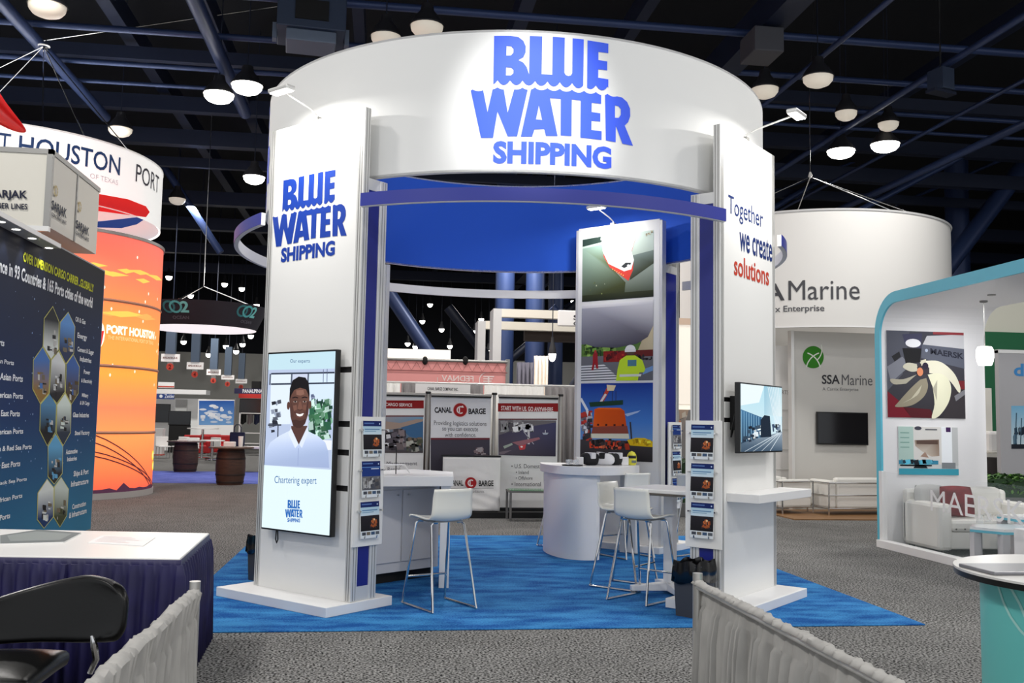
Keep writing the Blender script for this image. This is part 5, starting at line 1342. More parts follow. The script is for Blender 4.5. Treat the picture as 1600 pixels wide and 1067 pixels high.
for s, x, y, w in (('• U.S. Domestic', 799, 725, 49), ('• Inland', 806, 735, 20), ('• Offshore', 806, 744, 26), ('• International', 799, 753, 46)): A.text(s, x, y, x + w, y + (6.5 if w > 40 else 5.5), (96, 94, 98), 2)
banner('right banner stand with a photo of a crane on water', 778, 871, 621, A, [771, 875])
# covered demo table
x0, x1, z0, z1 = rect_y(691, 713, 781, 803, 5.62)
t = thing('covered_table', 'white cloth covered demo table with a crest, before the middle banner', 'table', ((x0 + x1) / 2, 5.62, .10)); w = (x1 - x0) / 2
MB().box(-w - .01, w + .01, -.02, .25, z1 - .11, z1 - .085).build('tabletop', BLACK, t); 
for sx in (-1, 1):
    for yy in (.03, .22): MB().box(sx * (w - .04) - .02, sx * (w - .04) + .02, yy - .02, yy + .02, 0, z1 - .12).build('leg', BLACK, t)
MB().grid(lambda u, v: (-w + 2 * w * u, -.015 - .012 * math.sin(v * 9 + u * 3) * math.sin(u * 5 + 1) * v - .008 * math.sin(v * 31 + 4 * math.sin(u * 4)) * (v * (1 - .5 * u)) - .02 * v, (z1 - .11) - (z1 - .06 - .07) * v), 20, 20).build('cloth_front', mat('white_cloth_cover', (236, 234, 232), .8, bump=(7, .5)), t, smooth=True, solid=.003)
A = Art(); A.ell(735.5, 754.5, 9, 9, (160, 30, 34), 2, 30); A.ring(736, 754.5, 4.6, 1.7, (240, 226, 224), 3, 20, .9, 5.4); A.line([(734.5, 750), (734.5, 759)], 1.4, (240, 226, 224), 3)
A.text('CANAL', 702, 750, 724, 759, (40, 38, 40), 2, .03); A.text('BARGE', 748, 750.5, 771, 759.5, (40, 38, 40), 2, .03); A.rect(702, 762.5, 771, 763.3, (120, 116, 118), 2); A.text('Move with confidence.', 714, 766, 757, 770, (110, 106, 108), 2)
A.build('print', lambda u, v, l: at_y(u, v, 5.555) - Vector(((x0 + x1) / 2, 5.62 + l * .0015, .10)), PRINT, t)
# bench table with green top
t = thing('side_table', 'grey framed side table with a greenish glass top before the right banner', 'table', (1.12, 5.35, 0.0)); 
for sx in (-.42, .42):
    for yy in (-.26, .2): MB().box(sx - .018, sx + .018, yy - .018, yy + .018, 0, .46).build('leg', mat('grey_metal_leg', (126, 124, 122), .4, .5), t)
MB().box(-.44, .44, -.28, .22, .46, .49).build('top_frame', MATS['grey_metal_leg'], t); MB().box(-.42, .42, -.26, .2, .49, .50).build('glass_top', mat('green_glass_top', (70, 128, 84), .15), t); MB().box(-.42, .42, -.278, -.25, .03, .05).build('stretcher', MATS['grey_metal_leg'], t)
# pink banner with truss
x0, x1, z0, z1 = rect_y(570, 563, 792, 625, 9.0)
t = thing('pink_banner', 'pink banner with mirrored lettering behind the drapes', 'banner', ((x0 + x1) / 2, 9.0, 0)); w = (x1 - x0) / 2
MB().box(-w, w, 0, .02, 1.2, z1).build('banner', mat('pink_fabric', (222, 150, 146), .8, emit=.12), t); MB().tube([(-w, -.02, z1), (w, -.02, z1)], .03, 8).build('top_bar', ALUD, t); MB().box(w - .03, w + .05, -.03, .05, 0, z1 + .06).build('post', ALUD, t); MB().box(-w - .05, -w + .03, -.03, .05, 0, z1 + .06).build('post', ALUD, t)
tr = MB(); n = 14
for k in range(n): tr.tube([(-w + 2 * w * k / n, -.03, z1 - .04), (-w + 2 * w * (k + .5) / n, -.03, z1 - .22), (-w + 2 * w * (k + 1) / n, -.03, z1 - .04)], .006, 5)
tr.tube([(-w, -.03, z1 - .22), (w, -.03, z1 - .22)], .01, 6); tr.build('truss_lacing', mat('dull_pink_lacing', (160, 100, 98), .6), t)
A = Art(); g = glyphs('FEDNAV', .015)
A.items.append(([(740 - u * 50, 596.5 - v * 9 - u * 1.5) for u, v in g[0]], g[1], [(244, 226, 222)] * len(g[0]), 2)); A.ring(761, 594, 12, 1.4, (244, 226, 222), 2, 26, 2.4, 5.0)
for k in range(3): A.rect(755, 587.5 + k * 3.6, 772 - k * 2, 589.3 + k * 3.6, (244, 226, 222), 2)
A.rect(762, 587.5, 764.5, 598, (244, 226, 222), 2.4)
A.build('lettering', lambda u, v, l: at_y(u, v, 9.0) - Vector(((x0 + x1) / 2, 9.0 + .004 + l * .002, 0)), PRINT, t)
# white glowing header
x0, x1, z0, z1 = rect_y(560, 545, 704, 566, 12.5)
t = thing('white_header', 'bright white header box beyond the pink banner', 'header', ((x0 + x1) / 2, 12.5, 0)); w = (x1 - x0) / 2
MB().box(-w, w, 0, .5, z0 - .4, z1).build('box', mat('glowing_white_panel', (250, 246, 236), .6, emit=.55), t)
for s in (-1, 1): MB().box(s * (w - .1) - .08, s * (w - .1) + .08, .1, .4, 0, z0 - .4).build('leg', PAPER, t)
for px in (664, 727):
    p = at_y(px, 565, 9.0); prop('clip_spot', 'small dark clip spotlight on the pink banner rail, ' + ('left one' if px < 700 else 'right one'), 'spotlight', MB().ball((p.x, 8.98, p.z + .02), .06, .06, .09, 12), BLACKM, smooth=True)
# white portal frames
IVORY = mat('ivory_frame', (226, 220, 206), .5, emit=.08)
def portal(lab, pxl, pxr, ytop, ybot, pxend, Y):
    x0, x1, _, zt = rect_y(pxl, ytop, pxr, 600, Y); xe = at_y(pxend, 500, Y).x; zb = at_y((pxl + pxend) / 2, ybot, Y).z
    t = thing('portal_frame', lab, 'frame', (x0, Y, 0)); MB().box(0, x1 - x0, 0, .8, 0, zt).build('upright', mat('grey_white_upright', (206, 206, 206), .5), t); MB().box(x1 - x0, xe - x0, 0, .25, zb, zt).build('beam', IVORY, t); MB().box(xe - x0, xe - x0 + .3, 0, .8, 0, zt).build('upright', MATS['grey_white_upright'], t)
    return t
portal('taller white portal frame left of the photo tower, far back', 770, 783, 482, 497, 930, 14.0); portal('lower white portal frame, left and behind the taller one', 746, 758, 501, 516, 926, 16.0)
x0, x1, z0, z1 = rect_y(872, 485, 925, 510, 13.899)
t = thing('hanging_board', 'white board with dark letters on the white portal beam', 'sign', (x0, 13.899, z0)); MB().box(0, x1 - x0, 0, .1, 0, z1 - z0).build('board', PAPER, t, bevel=.03)
A = Art(); A.text('SC', 896, 492, 915, 500, (60, 60, 66), 1, .03); A.build('lettering', lambda u, v, l: at_y(u, v, 13.899) - Vector((x0, 13.899 + l * .003, z0)), PRINT, t); A = Art(); A.text('CO', 896, 502, 915, 509, (60, 60, 66), 1, .02); A.build('lettering', lambda u, v, l: at_y(u, v, 13.899) - Vector((x0, 13.899 + l * .003, z0)), PRINT, t)
x0, x1, z0, z1 = rect_y(820, 513, 930, 534, 16.251)
tag(MB().box(x0, x1, 16.251, 16.5, z0, z1).build('dark_valance', mat('brown_black_valance', (46, 36, 32), .7)), 'dark brown valance under the white portal beams', 'valance')
x0, x1, z0, z1 = rect_y(834, 556, 856, 640, 13.0)
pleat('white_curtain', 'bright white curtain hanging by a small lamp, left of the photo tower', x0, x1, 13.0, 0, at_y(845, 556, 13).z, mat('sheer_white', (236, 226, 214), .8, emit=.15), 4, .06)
x0b = at_y(808, 570, 13.0).x
pleat('grey_curtain', 'grey curtain to the left of the bright white curtain', x0b, x0 - .02, 13.05, 0, at_y(820, 566, 13).z, mat('slate_curtain', (110, 108, 120), .8), 4, .05)
hi_bay(863, 553, at_y(863, 553, 12.6).z, 'round bright lamp right beside the white curtain', True, .1)
# booth seen between the photo tower and the slogan tower
x0, x1, z0, z1 = rect_y(1030, 497, 1092, 790, 6.9)
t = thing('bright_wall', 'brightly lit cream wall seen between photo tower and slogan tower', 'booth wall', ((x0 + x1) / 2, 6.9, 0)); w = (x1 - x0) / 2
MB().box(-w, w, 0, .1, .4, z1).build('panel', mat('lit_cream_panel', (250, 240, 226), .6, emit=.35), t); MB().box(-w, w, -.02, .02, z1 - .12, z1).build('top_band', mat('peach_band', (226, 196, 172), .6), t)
for k in range(3): MB().box(-w, w, -.004, 0, 2.0 - k * .6, 2.006 - k * .6).build('seam', mat('seam_grey', (190, 180, 170), .6), t)
MB().box(-w, w, -.5, .1, 0, .4).build('bench', PAPER, t)
x0, x1, z0, z1 = rect_y(1052, 640, 1092, 726, 6.8)
t = thing('mosaic_poster', 'small printed panel of houses seen between the two right towers', 'poster', ((x0 + x1) / 2, 6.8, z0)); w = (x1 - x0) / 2
MB().box(-w, w, 0, .03, 0, z1 - z0).build('board', PAPER, t)
A = Art(); A.rect(0, 0, 1, 1, (176, 150, 130), 0, (120, 116, 112)); A.clutter(0, 0, 1, 1, [(226, 214, 196), (200, 130, 90), (96, 90, 88), (150, 140, 132), (240, 234, 226)], 60, .3, 1, 4); A.poly([(.3, .5), (.6, 0), (.8, 0), (.6, 1), (.3, 1)], (126, 122, 120), 3)
A.build('print', plane_map((-w, -.002, z1 - z0), (2 * w, 0, 0), (0, 0, -(z1 - z0)), (0, -1, 0), .001), PRINT, t)
HEDGE = [mat('hedge_leaf_dark', (24, 56, 18), .6), mat('hedge_leaf_mid', (44, 86, 28), .6), mat('hedge_leaf_light', (78, 120, 44), .6)]
def foliage(mb, x0, x1, y0, y1, z0, z1, n, s, seed):
    r = random.Random(seed)
    for i in range(n):
        a = r.uniform(0, 2 * PI); b = r.uniform(-.9, .9); c = Vector((r.uniform(x0, x1), r.uniform(y0, y1), z0 + (z1 - z0) * r.random() ** .7))
        d = Vector((math.cos(a), math.sin(a), b)).normalized(); e = d.cross(Vector((r.uniform(-1, 1), r.uniform(-1, 1), 1))).normalized(); k = s * r.uniform(.6, 1.3)
        mb.add([c - d * k, c + e * k * .45, c + d * k, c - e * k * .45], [(0, 1, 2, 3)], r.randrange(3))
    return mb
def hedge(lab, loc, w, d, h, n, s, seed, rz=0, box=mat('slate_planter', (92, 92, 92), .6), bh=.25):
    t = thing('hedge_planter', lab, 'planter', loc, rz); MB().box(-w / 2, w / 2, -d / 2, d / 2, 0, bh).build('planter_box', box, t, bevel=.01)
    core = MB().box(-w / 2 + .03, w / 2 - .03, -d / 2 + .03, d / 2 - .03, bh, h - .04); core.m = [0] * len(core.f)
    foliage(core, -w / 2, w / 2, -d / 2, d / 2, bh + .02, h + .02, n, s, seed); core.build('foliage', HEDGE, t)
q = at_y(1070, 740, 6.1)
hedge('small dark hedge between the photo tower and the slogan tower', (q.x, 6.1, 0), .9, .4, 1.0, 700, .05, 3)

# ================================================================== neighbours on the right
# the plain white round drum over a grey walled stand
SCN, SR = (7.9, 9.4), 2.85
zt = cyl_hit(1285, 326, SCN, SR)[1]; zb = cyl_hit(1285, 511, SCN, SR)[1]
t = thing('round_fascia', 'plain white round drum with grey lettering right of the slogan tower', 'round sign', (SCN[0], SCN[1], zb))
MB().lathe([(SR, 0), (SR, zt - zb)], 128).build('skin', mat('soft_white_fabric', (226, 224, 220), .75), t, smooth=True)
MB().lathe([(SR + .015, zt - zb - .035), (SR + .03, zt - zb), (SR - .03, zt - zb + .01)], 128).build('rim', WHITE, t, smooth=True)
MB().lathe([(SR - .05, .0), (SR + .02, 0), (SR + .02, .03)], 128).build('rim', WHITE, t, smooth=True)
def s_(px, py): u, z = cyl_hit(px, py, SCN, SR); return u, -(z - zb)
A = Art()
y0 = s_(1290, 440)[1]; y1 = s_(1290, 468)[1]
A.text('SSA', s_(1163, 450)[0], y0, s_(1226, 450)[0], y1, (72, 72, 76), 1, .02); A.text('Marine', s_(1232, 450)[0], s_(1290, 437)[1], s_(1343, 450)[0], y1, (78, 78, 82), 1, .0)
A.text('A Carrix Enterprise', s_(1168, 480)[0], s_(1290, 476)[1], s_(1288, 480)[0], s_(1290, 489)[1], (92, 92, 96), 1, .012)
A.build('lettering', lambda u, v, l: Vector(((SR + l * .004) * math.sin(u / SR), -(SR + l * .004) * math.cos(u / SR), -v)), PRINT, t, cuts=[-3 + .15 * k for k in range(46)])
hk = at_y(1266, 276, 9.0) - Vector((SCN[0], SCN[1], zb))
for a in (200, 285, 340, 80): MB().tube([hk, (SR * math.cos(math.radians(a)), SR * math.sin(math.radians(a)), zt - zb)], .012, 6).build('cable', CHROME, t)
MB().tube([hk, hk + Vector((0, 0, 2.0)), hk + Vector((.25, .2, 11.9 - zb - hk.z))], .012, 6).build('cable', CHROME, t); MB().lathe([(0, -.05), (.05, 0), (.02, .1), (0, .12)], 10, tuple(hk)).build('hoist_hook', ALU, t, smooth=True)
# stand wall
GREYW = mat('light_grey_wall', (204, 202, 197), .65)
t = thing('stand_wall', 'light grey stand wall with green ball emblem under the white drum', 'booth wall', (7.9, 7.5, 0))
xa = at_y(1239, 700, 7.5).x - 7.9
xz = at_y(1510, 560, 7.5).x - 7.9
MB().box(xa, xz, 0, .12, 0, zb - .01).build('panel', GREYW, t)
for px in (1239,): MB().box(xa - .03, xa + .03, -.02, .14, 0, zb).build('corner_post', ALU, t)
A = Art(); A.ell(1270.5, 558, 16.5, 17.5, (52, 128, 34), 1, 40)
A.ring(1252, 580, 30, 1.8, (226, 232, 220), 2, 18, -1.25, -.2); A.ring(1289, 580, 30, 1.8, (226, 232, 220), 2, 18, PI + .2, PI + 1.25); A.ring(1262, 546, 22, 1.6, (226, 232, 220), 2, 12, -.35, .9)
A.text('SSA', 1284, 585.5, 1312, 600, (56, 56, 60), 1, .02); A.text('Marine', 1315, 585, 1363, 601.5, (96, 96, 100), 1, 0, .02); A.text('A Carrix Enterprise', 1285, 605, 1341, 611.5, (110, 110, 112), 1, 0, .02)
A.build('emblem', lambda u, v, l: at_y(u, v, 7.5) - Vector((7.9, 7.5 + l * .002, 0)), PRINT, t)
x0, x1, z0, z1 = rect_y(1276, 644, 1356, 695, 7.44)
t = thing('wall_television', 'black switched-off television on the light grey stand wall', 'television', ((x0 + x1) / 2, 7.42, z0)); w = (x1 - x0) / 2
MB().box(-w, w, 0, .05, 0, z1 - z0).build('casing', BLACK, t, bevel=.006); MB().box(-w + .02, w - .02, -.003, 0, .03, z1 - z0 - .02).build('glass', MATS['black_glass'], t); MB().box(-.2, .2, .05, .079, .2, .45).build('wall_mount', BLACKM, t)
x0, x1, z0, z1 = rect_y(1195, 540, 1237, 795, 8.0)
t = thing('white_side_wall', 'narrow white panelled wall between the slogan tower and the grey stand wall', 'booth wall', ((x0 + x1) / 2, 8.0, 0)); w = (x1 - x0) / 2
MB().box(-w, w, 0, .1, 0, z1).build('panel', PAPER, t)
for z in (.75, 1.15, 1.55, 1.95): MB().box(-w, w, -.015, 0, z, z + .02).build('shelf_strip', ALU, t)
MB().box(w - .05, w, -.02, 0, 1.5, z1).build('strip', ALUD, t)
A = Art(); A.text('SUPPORTS', -w + .08, -2.36, w - .06, -2.28, (150, 146, 142), 1, .01); A.text('services', -w + .08, -2.24, w - .2, -2.2, (170, 166, 162), 1); A.build('lettering', lambda u, v, l: Vector((u, -l * .002, -v)), PRINT, t)
tag(MB().box(5.75, 9.5, 5.5, 7.45, 0, .02).build('wood_floor', mat('brown_wood_floor', (134, 98, 62), .5, noise=(3, .3, 4, (1, 9, 1)))), 'brown wood floor strip under the white tube-framed seats', 'floor covering')
LEATHERW = mat('white_leather', (232, 230, 224), .4, coat=.1)
def tube_sofa(lab, loc, rz, w, d=.72, seats=2):
    t = thing('tube_frame_sofa', lab, 'sofa', loc, rz)
    MB().box(-w / 2 + .16, w / 2 - .16, -d / 2 + .02, d / 2 - .16, .12, .28).build('base_cushion', LEATHERW, t, bevel=.03)
    n = seats; sw = (w - .32) / n
    for k in range(n): MB().box(-w / 2 + .16 + k * sw + .005, -w / 2 + .16 + (k + 1) * sw - .005, -d / 2 + .02, d / 2 - .16, .28, .44).build('seat_cushion', LEATHERW, t, bevel=.035)
    MB().box(-w / 2 + .16, w / 2 - .16, d / 2 - .17, d / 2 - .01, .12, .68).build('back_cushion', LEATHERW, t, bevel=.04)
    for s in (-1, 1): MB().box(s * w / 2 - (.15 if s > 0 else 0), s * w / 2 + (.15 if s < 0 else 0), -d / 2 + .02, d / 2 - .01, .12, .63).build('arm_cushion', LEATHERW, t, bevel=.04)
    fr = MB()
    for s in (-1, 1):
        for yy in (-d / 2, d / 2): MB().tube([(s * (w / 2 + .015), yy, 0), (s * (w / 2 + .015), yy, .6)], .014, 8).build('leg', CHROME, t, smooth=True)
    for z in (.12, .36, .585):
        pts = [(-w / 2 - .015, -d / 2, z), (-w / 2 - .015, d / 2 + .01, z), (w / 2 + .015, d / 2 + .01, z), (w / 2 + .015, -d / 2, z)]
        MB().tube(pts, .011, 8).build('frame_tube', CHROME, t, smooth=True)
    MB().tube([(-w / 2 - .015, -d / 2, .12), (w / 2 + .015, -d / 2, .12)], .011, 8).build('frame_tube', CHROME, t, smooth=True)
tube_sofa('white leather sofa with a chrome tube frame, back to the viewer, beside the teal arch', (7.62, 6.68, .02), PI + .12, 1.85)
tube_sofa('white leather armchair with a chrome tube frame, left of the matching sofa', (6.12, 6.85, .02), PI / 2 + .3, .8, seats=1)

# teal arch stand
TX, TXB = 5.425, 7.0
TEAL = mat('teal_blue_edge', (92, 190, 214), .4); INW = mat('arch_inner_white', (234, 233, 234), .55)
yo, yi, zo, zi = 2.08, 1.95, 3.47, 3.32
yn = -4.2
def arc(cx, cz, r, a0, a1, n=10): return [(cx + r * math.cos(a0 + (a1 - a0) * k / n), cz + r * math.sin(a0 + (a1 - a0) * k / n)) for k in range(n + 1)]
outer = [(yo, 0)] + arc(yo - .55, zo - .55, .55, 0, PI / 2) + arc(yn + .55, zo - .55, .55, PI / 2, PI) + [(yn, 0)]
inner = [(yn + .13, 0)] + arc(yn + .55, zi - .42, .42, PI, PI / 2) + arc(yi - .42, zi - .42, .42, PI / 2, 0) + [(yi, 0)]
prof = outer + inner
t = thing('arch_stand', 'white arch stand with a teal front edge and rounded corners at the right', 'booth', (TX, 0, 0))
def arch(x0, x1, m, name):
    mb = MB(); n = len(prof); vs = [(x0, y, z) for y, z in prof] + [(x1, y, z) for y, z in prof]
    fs = [(i, (i + 1) % n, n + (i + 1) % n, n + i) for i in range(n)]
    tri = tessellate_polygon([[Vector((y, z, 0)) for y, z in prof]])
    fs += [tuple(q) for q in tri] + [tuple(n + i for i in q) for q in tri]
    return mb.add(vs, fs).build(name, m, t)
arch(.0, .03, TEAL, 'front_edge'); arch(.03, TXB - TX, INW, 'shell')
MB().lathe([(0, zi - .012), (.05, zi - .012), (.05, zi), (0, zi)], 20, (0.75, .55, 0)).build('ceiling_rose', ALUD, t, smooth=True)
# balustrade in front of it
t = thing('glass_balustrade', 'clear glass balustrade with white lettering along the foot of the teal arch', 'balustrade', (TX - .02, 0, 0))
MB().box(-.08, .06, yn + .15, 1.93, 0, .10).build('sill', WHITE, t, bevel=.004)
for y in (1.88, -2.4): MB().box(-.04, .04, y - .035, y + .035, .10, 1.03).build('post', WHITE, t, bevel=.004)
GLASS = mat('clear_glass_pane', (200, 215, 215), .02, alpha=.05)
for a, b in ((-2.36, 1.845), (yn + .15, -2.44)): MB().box(-.006, .006, a, b, .10, 1.02).build('glass_pane', GLASS, t)
A = Art(); A.text('MAERSK', -.72, -.86, 1.05, -.60, (246, 246, 248), 1, .0); A.build('lettering', lambda u, v, l: Vector((-.009, -u, -v)), WHITETXT, t, colour=False)
# pictures on the arch's inner wall
def wall_pic(name, lab, q, art, Y=yi, frame=None):
    px0, py0, px1, py1 = q; x0, x1, z0, z1 = rect_y(px0, py0, px1, py1, Y - .02)
    t = thing(name, lab, 'picture', ((x0 + x1) / 2, Y, z0)); w = (x1 - x0) / 2
    MB().box(-w, w, -.018, 0, 0, z1 - z0).build('board', WHITE, t)
    art.build('print', plane_map((-w, -.0185, z1 - z0), (2 * w, 0, 0), (0, 0, -(z1 - z0)), (0, -1, 0), .0012), PRINT, t)
    return t
A = Art(); A.rect(0, 0, 1, 1, (70, 70, 80), 0, (52, 50, 56))
A.poly([(0, 0), (.3, 0), (.2, .5), (0, .7)], (84, 86, 98), 1); A.poly([(.2, .04), (.46, .02), (.44, .2), (.24, .16)], (66, 66, 92), 2); A.ell(.34, .14, .1, .05, (240, 240, 244), 3, 16)
A.poly([(.2, .2), (.45, .2), (.42, .36), (.24, .38)], (24, 24, 28), 2); A.poly([(.06, .3), (.16, .24), (.18, .3), (.1, .36)], (34, 34, 38), 2); A.poly([(0, .42), (.2, .3), (.3, .4), (.05, .6)], (126, 128, 138), 1.5)
A.poly([(.52, .05), (1, .02), (1, .2), (.46, .16)], (200, 200, 204), 2); A.rect(.6, 0, 1, .03, (150, 60, 66), 2.2); A.poly([(.45, .15), (1, .19), (1, .42), (.44, .31)], (92, 96, 110), 3); A.text('MAERSK', .56, .19, .99, .26, (40, 42, 56), 4, .03, slope=.12); A.ell(.51, .22, .02, .02, (180, 190, 210), 4, 10)
A.poly([(0, .7), (.16, .82), (.3, 1), (0, 1)], (120, 24, 40), 2); A.poly([(.3, 1), (.2, .88), (.55, .9), (.6, 1)], (86, 26, 36), 2); A.poly([(.82, .7), (1, .55), (1, 1), (.7, 1)], (58, 54, 58), 2); A.poly([(.86, .74), (1, .66), (1, .72), (.88, .8)], (130, 130, 136), 2.5); A.rect(.92, .56, 1, .66, (120, 40, 46), 2.6)
A.poly(smoothline([(.42, .36), (.5, .34), (.66, .34), (.78, .4), (.88, .5), (.94, .64), (.92, .70), (.82, .58), (.7, .5), (.52, .48)], 4), (232, 228, 206), 4); A.poly(smoothline([(.52, .50), (.66, .48), (.78, .54), (.82, .66), (.78, .82), (.66, .97), (.56, 1), (.6, .84), (.58, .64)], 4), (234, 232, 204), 5)
A.poly(smoothline([(.5, .54), (.52, .64), (.46, .76), (.3, .86), (.1, .88), (.14, .82), (.3, .66), (.42, .56)], 4), (150, 142, 122), 5); A.poly(smoothline([(.44, .62), (.38, .74), (.18, .84), (.3, .78)], 4), (196, 190, 168), 6)
A.poly(smoothline([(.38, .38), (.26, .37), (.2, .42), (.3, .47), (.4, .46)], 4), (204, 200, 180), 5); A.poly(smoothline([(.38, .50), (.2, .56), (.04, .56), (.08, .62), (.24, .61)], 4), (176, 170, 152), 5)
A.poly([(.38, .42), (.46, .37), (.54, .42), (.54, .48), (.42, .51)], (60, 52, 60), 6); A.ell(.42, .47, .04, .05, (222, 140, 100), 7, 14); A.ell(.49, .40, .04, .04, (44, 36, 56), 7, 12)
A.poly([(.43, .34), (.5, .32), (.5, .38), (.44, .4)], (220, 214, 190), 6.5)
A.poly([(.58, .66), (.64, .56), (.63, .8)], (180, 176, 156), 6)
wall_pic('large_picture', 'large print of cream propeller blades on the inner wall of the teal arch', (1386, 518, 1507, 653), A)
A = Art(); A.rect(0, 0, 1, 1, (206, 210, 210), 0); A.rect(0, 0, .25, .8, (180, 206, 198), 1); A.rect(.25, 0, .72, .78, (222, 220, 216), 1); A.rect(.72, 0, .9, .74, (244, 248, 252), 1); A.rect(.9, 0, 1, .8, (196, 198, 198), 1)
A.poly([(.27, .28), (.68, .26), (.68, .6), (.55, .62), (.40, .52), (.28, .4)], [(150, 130, 112), (130, 108, 92), (160, 140, 124), (196, 180, 166), (206, 196, 184), (176, 160, 146)], 2); A.rect(.3, .28, .66, .36, (96, 76, 68), 3); A.poly([(.36, .62), (.44, .52), (.5, .64)], (170, 140, 124), 3)
A.ell(.33, .03, .06, .04, (70, 70, 84), 3, 14); A.rect(.45, .04, .65, .07, (110, 110, 116), 3)
for k in range(4): A.rect(.03, .12 + k * .1, .18, .14 + k * .1, (130, 170, 160), 2)
A.rect(.8, .0, .88, .1, (70, 40, 90), 2); A.rect(0, .70, .66, .78, (60, 140, 172), 3); A.clutter(.02, .68, .6, .76, [(40, 60, 76), (90, 180, 206), (30, 40, 50)], 20, .1, 3.5, 5); A.rect(.02, .79, .55, .82, (22, 30, 36), 4); A.poly([(.28, .79), (.44, .79), (.48, .86), (.24, .86)], (20, 26, 30), 4)
A.rect(.72, .74, .95, .86, (130, 136, 140), 3); A.rect(0, .87, 1, 1, (64, 160, 182), 4)
wall_pic('small_picture', 'smaller picture of a model ship over a teal band under the propeller print', (1404, 667, 1497, 742), A)
# sofa, cushion, tables inside
t = thing('white_sofa', 'white leather sofa inside the teal arch behind the glass', 'sofa', (6.42, 1.46, 0)); W2 = .74
MB().box(-W2 + .18, W2 - .18, -.42, .36, .08, .30).build('base', LEATHERW, t, bevel=.02); MB().box(-W2 + .18, W2 - .18, -.45, .25, .30, .46).build('seat_cushion', LEATHERW, t, bevel=.05)
for k in (-1, 1): MB().box(min(0, k * (W2 - .18)) + .005, max(0, k * (W2 - .18)) - .005, .12, .36, .44, .84).build('back_cushion', LEATHERW, t, bevel=.07)
MB().box(-W2, W2, .3, .44, .08, .80).build('backrest', LEATHERW, t, bevel=.05)
for s in (-1, 1):
    MB().box(s * W2 - (.2 if s > 0 else 0), s * W2 + (.2 if s < 0 else 0), -.45, .42, .06, .66).build('armrest', LEATHERW, t, bevel=.05)
    for yy in (-.4, .36): MB().box(s * (W2 - .1) - .03, s * (W2 - .1) + .03, yy - .03, yy + .03, 0, .08).build('leg', BLACK, t)
for k in range(9): MB().ball((-.5 + k * .12, -.452, .34), .012, n=8).build('button', mat('dark_button', (90, 88, 86), .5), t)
def pillow(lab, loc, rz, tilt, m, m2=None):
    t = thing('cushion', lab, 'cushion', loc, rz)
    def f(u, v):
        a = (u - .5) * 2; b = (v - .5) * 2; return (a * .22 * (1 - .08 * b * b), 0, .2 + b * .2 * (1 - .08 * a * a))
    for s in (-1, 1):
        MB().grid(lambda u, v: (f(u, v)[0], s * .085 * ((1 - ((u - .5) * 2) ** 4) * (1 - ((v - .5) * 2) ** 4)) ** .5 + tilt * f(u, v)[2], f(u, v)[2]), 14, 14).build('cover' if s < 0 else 'cover_back', m if s < 0 or not m2 else m2, t, smooth=True)
pillow('dark red cushion leaning on the white sofa inside the teal arch', (6.14, 1.28, .47), -.15, .30, mat('dark_red_fabric', (110, 20, 30), .7, noise=(9, .5, 3)))
pillow('light grey cushion at the left end of the white sofa', (5.93, 1.60, .47), .1, .12, mat('light_grey_fabric', (186, 186, 184), .8))
LEG = mat('pale_grey_leg', (198, 196, 200), .5)
def coffee(lab, x, y, w, d, h, poly=None):
    t = thing('coffee_table', lab, 'coffee table', (x, y, 0)); P = poly or [(-w / 2, -d / 2), (w / 2, -d / 2), (w / 2, d / 2), (-w / 2, d / 2)]
    MB().prism(P, h - .03, h).build('tabletop', mat('glossy_white_top', (240, 244, 246), .15), t); MB().prism(P, h - .06, h - .03).build('teal_rim', TEAL, t)
    for px, py in P[:4] if len(P) == 4 else [P[0], P[1], P[3], P[4]]: MB().box(px * .84 - .045, px * .84 + .045, py * .84 - .045, py * .84 + .045, 0, h - .06).build('leg', LEG, t)
q = at_z(1548, 826, .46)
coffee('white coffee table with teal rim nearest the glass, inside the arch', q.x + .3, q.y + .22, .8, .62, .46, [(-.42, .0), (-.2, -.32), (.42, -.32), (.42, .3), (-.2, .3)])
q2 = at_z(1575, 806, .55)
coffee('white coffee table with teal rim farther back at the right edge', q2.x + .34, q2.y + .05, .64, .4, .55)
for k, (px, py) in enumerate([(1534, 820), (1547, 818)]):
    p = at_z(px, py, .46); tag(MB().box(p.x + .1 - .03, p.x + .1 + .03, p.y + .16, p.y + .22, .462, .57).build('clear_block', CLEAR, bevel=.004), ['left', 'right'][k] + ' one of two clear acrylic blocks on the coffee table', 'ornament')
q = at_y(1584, 850, -.3)
tag(MB().box(q.x, q.x + .6, q.y - .45, q.y, 0.0, .50).build('white_cube', INW, bevel=.01), 'white cube seat cut off by the right edge, inside the arch', 'cube seat')
# pendant lamp
c = at_z(1535, 463, zi - .01); c = at_plane(1535, 463, (0, 1.1, 0), (0, 1, 0))
pz = at_y(1539, 556, c.y); 
t = thing('pendant_lamp', 'glowing white ribbed pendant lamp hanging on a thin cord at the right', 'pendant lamp', (pz.x, c.y, pz.z))
MB().lathe([(.03, .125), (.085, .12), (.105, .08), (.11, 0), (.10, -.07), (.08, -.125), (.0, -.125)], 24).build('lamp_shade', mat('glowing_glass', (255, 250, 244), .4, emit=2.6), t, smooth=True)
MB().tube([(0, 0, .12), (0, 0, zi - pz.z)], .006, 6).build('cord', ALUD, t); MB().lathe([(.05, zi - pz.z - .02), (.05, zi - pz.z), (0, zi - pz.z)], 16).build('canopy', ALUD, t, smooth=True)
l = bpy.data.lights.new('pendant_light', 'POINT'); l.energy = 6; l.shadow_soft_size = .1; lo = bpy.data.objects.new('pendant_light', l); COL.objects.link(lo); lo.location = (pz.x, c.y, pz.z - .2)
for yy in (0.9, -.6): area_light('arch_downlight', (6.25, yy, zi - .03), 15, .25)
